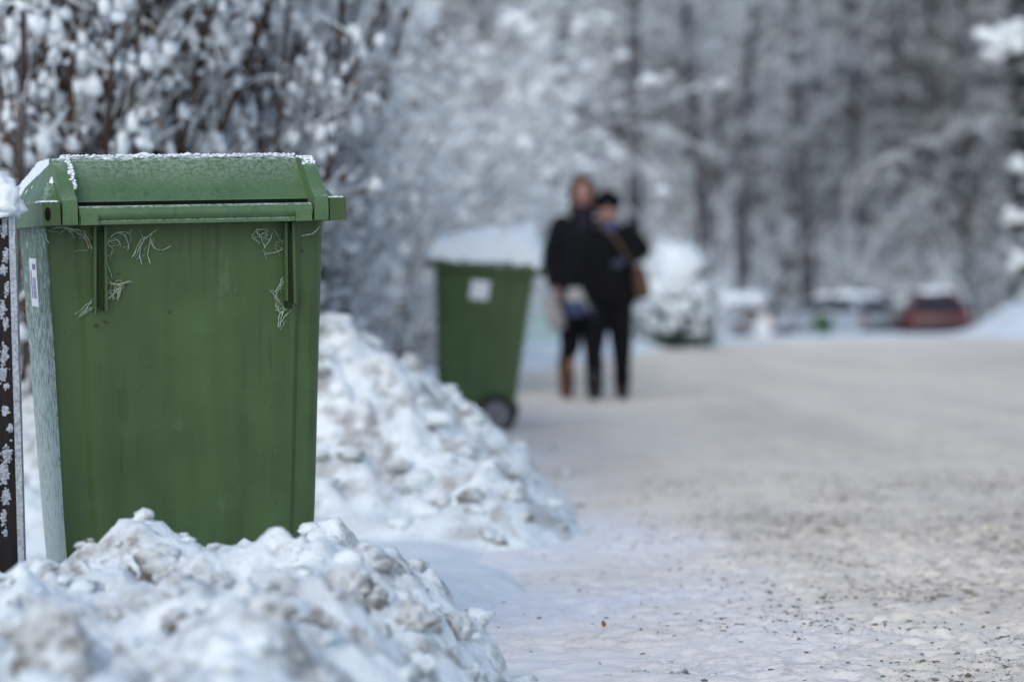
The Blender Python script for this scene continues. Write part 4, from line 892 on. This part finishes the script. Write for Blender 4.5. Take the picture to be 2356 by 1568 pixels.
def person(label, px_c, Y, head, sh, elb, wr, hips, knees, feet, S, mats, hair_long, hat, hem, coat_w, glove):
    """all joints as (px, py, depth towards the camera) of the photograph; the figure stands on the road at depth Y"""
    base = at(px_c, 918, Y); base = np.array([base[0], Y, gz(base[0], Y)])
    J = lambda q: at(q[0], q[1], Y - q[2]) - base
    root = thing('person', label, 'person', tuple(base), group='couple walking along the road')
    hd = J(head); ch = S * .115
    neck = hd + (0, .03, -ch * 1.15); shl = [J(q) for q in sh]; el = [J(q) for q in elb]; wrs = [J(q) for q in wr]; hp_ = [J(q) for q in hips]; kn = [J(q) for q in knees]; ft = [J(q) for q in feet]
    for f_ in ft: f_[2] = .09
    mid = (shl[0] + shl[1]) / 2; pel = (hp_[0] + hp_[1]) / 2
    face = [('ell', hd + (0, .015, .018), (ch * .66, ch * .80, ch * .90)), ('ell', hd + (0, -.012, -.045), (ch * .52, ch * .62, ch * .62)), ('cap', hd + (0, -ch * .76, .012), hd + (0, -ch * .92, -.022), .011, .014),
            ('cap', hd + (-.045, -ch * .60, -.03), hd + (-.02, -ch * .66, -.035), .02, .02), ('cap', hd + (.045, -ch * .60, -.03), hd + (.02, -ch * .66, -.035), .02, .02), ('ell', hd + (0, -ch * .58, -.085), (.022, .02, .018)),
            ('ell', hd + (-ch * .68, .02, -.005), (.012, .02, .032)), ('ell', hd + (ch * .68, .02, -.005), (.012, .02, .032)), ('cap', hd + (0, .03, -.05), neck + (0, 0, -.05), .052, .06)]
    torso = [('cap', mid + (-.09, 0, -.05), mid + (.09, 0, -.05), .10, .10), ('cap', mid + (0, 0, -.10), pel + (0, 0, .06), .13, .12)]
    body = face + torso
    for k in (0, 1):
        body += [('cap', shl[k] * .92 + mid * .08, el[k], .050, .040), ('cap', el[k], wrs[k], .040, .028), ('cap', hp_[k], kn[k], .085, .055), ('cap', kn[k], ft[k], .055, .040), ('cap', ft[k] + (0, .03, -.045), ft[k] + (0, -.12, -.06), .038, .03)]
        body += hand(wrs[k], wrs[k] - el[k], 1 if k else -1)
    remesh('body', body, .007, M_skin, root, 3)
    for sx in (-1, 1): MB().blobs([hd + (sx * .030, -ch * .72, .012)], [(.012, .008, .008)], 1, 0, lvl=2).build('eye', M_eye, root, 180)
    MB().blobs([hd + (0, -ch * .70, -.060)], [(.024, .010, .008)], 2, 0, lvl=2).build('mouth', M_lips, root, 180)
    # coat with sleeves
    hz = J((px_c, hem, 0))[2]
    ct = [('cap', shl[0] + (.03, 0, -.03), shl[1] + (-.03, 0, -.03), .100, .100), ('cap', mid + (0, -.01, -.12), pel + (0, 0, .08), .180, .175), ('cap', mid + (-.06, 0, -.10), pel + (-.05, 0, .05), .13, .14), ('cap', mid + (.06, 0, -.10), pel + (.05, 0, .05), .13, .14), ('cap', neck + (0, .01, -.05), neck + (0, .02, .0), .085, .075)]
    for t in np.linspace(-1, 1, 5): ct.append(('cap', pel + (t * coat_w * .6, 0, .1), np.array([pel[0] + t * coat_w, pel[1], hz + .10]), .11, .10))
    for k in (0, 1): ct += [('cap', shl[k], el[k], .092, .080), ('cap', el[k], wrs[k] - (wrs[k] - el[k]) * .06, .078, .060)]
    remesh('coat', ct, .012, mats['coat'], root, 4)
    remesh('trousers', [('cap', hp_[0] + (0, 0, .05), hp_[1] + (0, 0, .05), .13, .13)] + [q for k in (0, 1) for q in (('cap', hp_[k] + (0, 0, .02), kn[k], .112, .082), ('cap', kn[k], ft[k] + (0, .01, .21 if mats['boots'] is M_bootb else .03), .080, .060))], .010, mats['trousers'], root, 3)
    for k in (0, 1):
        remesh('boot', [('cap', ft[k] + (0, .015, .20 if mats['boots'] is M_bootb else .10), ft[k] + (0, .02, -.03), .070, .060), ('cap', ft[k] + (0, .03, -.048), ft[k] + (0, -.12, -.055), .046, .040), ('ell', ft[k] + (0, -.10, -.055), (.045, .06, .038))], .008, mats['boots'], root, 3)
        if glove: remesh('glove', [(q[0], q[1], q[2], q[3] * 1.25, q[4] * 1.25) for q in hand(wrs[k], wrs[k] - el[k], 1 if k else -1)] + [('cap', wrs[k] - (wrs[k] - el[k]) * .10, wrs[k], .045, .04)], .008, M_glove, root, 2)
    if hat:
        remesh('hat', [('ell', hd + (0, .022, .062), (ch * .78, ch * .90, ch * .72)), ('cap', hd + (-.04, -.03, .045), hd + (.04, -.03, .045), ch * .62, ch * .62)], .008, M_hat, root, 3)
    remesh('hair', [('ell', hd + (0, .032, .036), (ch * .76, ch * .84, ch * .88))] + ([('cap', hd + (s * ch * .66, .02, .03), hd + (s * ch * .72, .01, -.17), .034, .03) for s in (-1, 1)] + [('cap', hd + (s * .035, -ch * .42, .075), hd + (s * ch * .62, -.02, .02), .03, .032) for s in (-1, 1)] + [('cap', hd + (0, .07, .02), hd + (0, .07, -.17), .07, .06)] if hair_long else [('cap', hd + (-.05, .05, -.02), hd + (.05, .05, -.02), .045, .045)]), .008, M_hair, root, 3)
    tk = .034
    th = np.linspace(0, 2 * np.pi, 13)
    remesh('scarf', [('cap', neck + (.085 * math.cos(a), .02 + .075 * math.sin(a), -.015), neck + (.085 * math.cos(b_), .02 + .075 * math.sin(b_), -.015), tk, tk) for a, b_ in zip(th[:-1], th[1:])] + [('cap', neck + (.01, -.075, -.03), neck + (-.0, -.135, -.20), .04, .045)], .009, mats['scarf'], root, 3)
    return root, base, el, wrs, shl, mid
A_, bA, elA, wA, shA, midA = person('taller person in a dark coat with long brown hair and brown boots', 1333, 18.9, (1341, 440, 0.04),
    [(1292, 520, .0), (1392, 522, .0)], [(1266, 592, .0), (1418, 590, -.06)], [(1277, 655, .06), (1398, 628, -.12)], [(1315, 690, 0), (1358, 690, 0)], [(1312, 795, .05), (1364, 795, -.05)], [(1304, 895, .05), (1372, 893, -.12)],
    1.0, dict(coat=M_coat, trousers=M_trs, boots=M_bootb, scarf=M_scarf2), True, False, 700, .10, False)
B_, bB, elB, wB, shB, midB = person('shorter person in black with a black knit hat and blue scarf', 1400, 18.55, (1398, 478, 0.04),
    [(1362, 545, .02), (1446, 540, .02)], [(1338, 618, .06), (1474, 574, .04)], [(1352, 690, .10), (1443, 594, .14)], [(1378, 696, 0), (1424, 696, 0)], [(1366, 800, .06), (1430, 800, -.02)], [(1367, 895, .1), (1432, 895, -.06)],
    .98, dict(coat=M_coat2, trousers=M_trs2, boots=M_boot, scarf=M_scarf), False, True, 712, .12, True)

# bags
def soft_bag(name, label, top, w, h, d, m, tilt=0, strap=None, m2=None, split=None):
    root = thing(name, label, 'bag', M=Matrix.Translation(top) @ Matrix.Rotation(tilt, 4, 'Y'))
    rings = []
    for t, s_ in ((0, .62), (-.15, .82), (-.45, 1.0), (-.8, .98), (-.97, .86), (-1, .7)):
        th = np.linspace(0, 2 * np.pi, 25)[:-1]; e = .55
        rings.append(np.stack([w / 2 * s_ * np.sign(np.cos(th)) * np.abs(np.cos(th)) ** e, d / 2 * s_ * np.sign(np.sin(th)) * np.abs(np.sin(th)) ** e, np.full(24, t * h)], 1))
    bb = MB().loft(rings if split is None else rings[split:]); bb.build('bag_body', m, root, 60)
    if m2 is not None: MB().loft(rings[:split + 1]).build('bag_top', m2, root, 60)
    if strap is not None:
        P = np.array(strap) - np.array(top); Mi = np.array(Matrix.Rotation(-tilt, 3, 'Y')); P = P @ Mi.T; t = np.linspace(0, len(P) - 1, 14); Q = np.stack([np.interp(t, np.arange(len(P)), P[:, k]) for k in range(3)], 1)
        MB().tubes(Q, np.full(14, .013), 6).build('strap', m if m2 is None else m2, root, 60)
    return root
hA = wA[0] + bA + (wA[0] - elA[0]) / np.linalg.norm(wA[0] - elA[0]) * .10
top = hA + (-.055, -.03, -.02)
soft_bag('carrier_bag', 'white carrier bag hanging from the taller person\'s hand beside the second bin', tuple(top), .14, .24, .09, M_wbag, R(-14), [top + (-.03, 0, -.01), hA + (0, -.01, .02), top + (.04, 0, -.01)])
hB = wB[0] + bB + (wB[0] - elB[0]) / np.linalg.norm(wB[0] - elB[0]) * .09
topb = at(1322, 662, 18.35)
soft_bag('shopping_bag', 'blue shopping bag with a white top held between the couple', tuple(topb), .15, .22, .09, M_bbag, 0, [topb + (-.03, 0, -.01), hB + (0, -.02, .0), topb + (.04, 0, -.01)], M_wbag, 2)
ts = at(1468, 612, 18.5)
soft_bag('shoulder_bag', 'brown leather shoulder bag at the shorter person\'s hip', tuple(ts), 0.12, .25, .10, M_bag, R(-9), [ts + (-.02, 0, -.02), at(1440, 585, 18.25), at(1418, 550, 18.28), at(1385, 520, 18.36), at(1372, 512, 18.5), at(1380, 515, 18.66)])
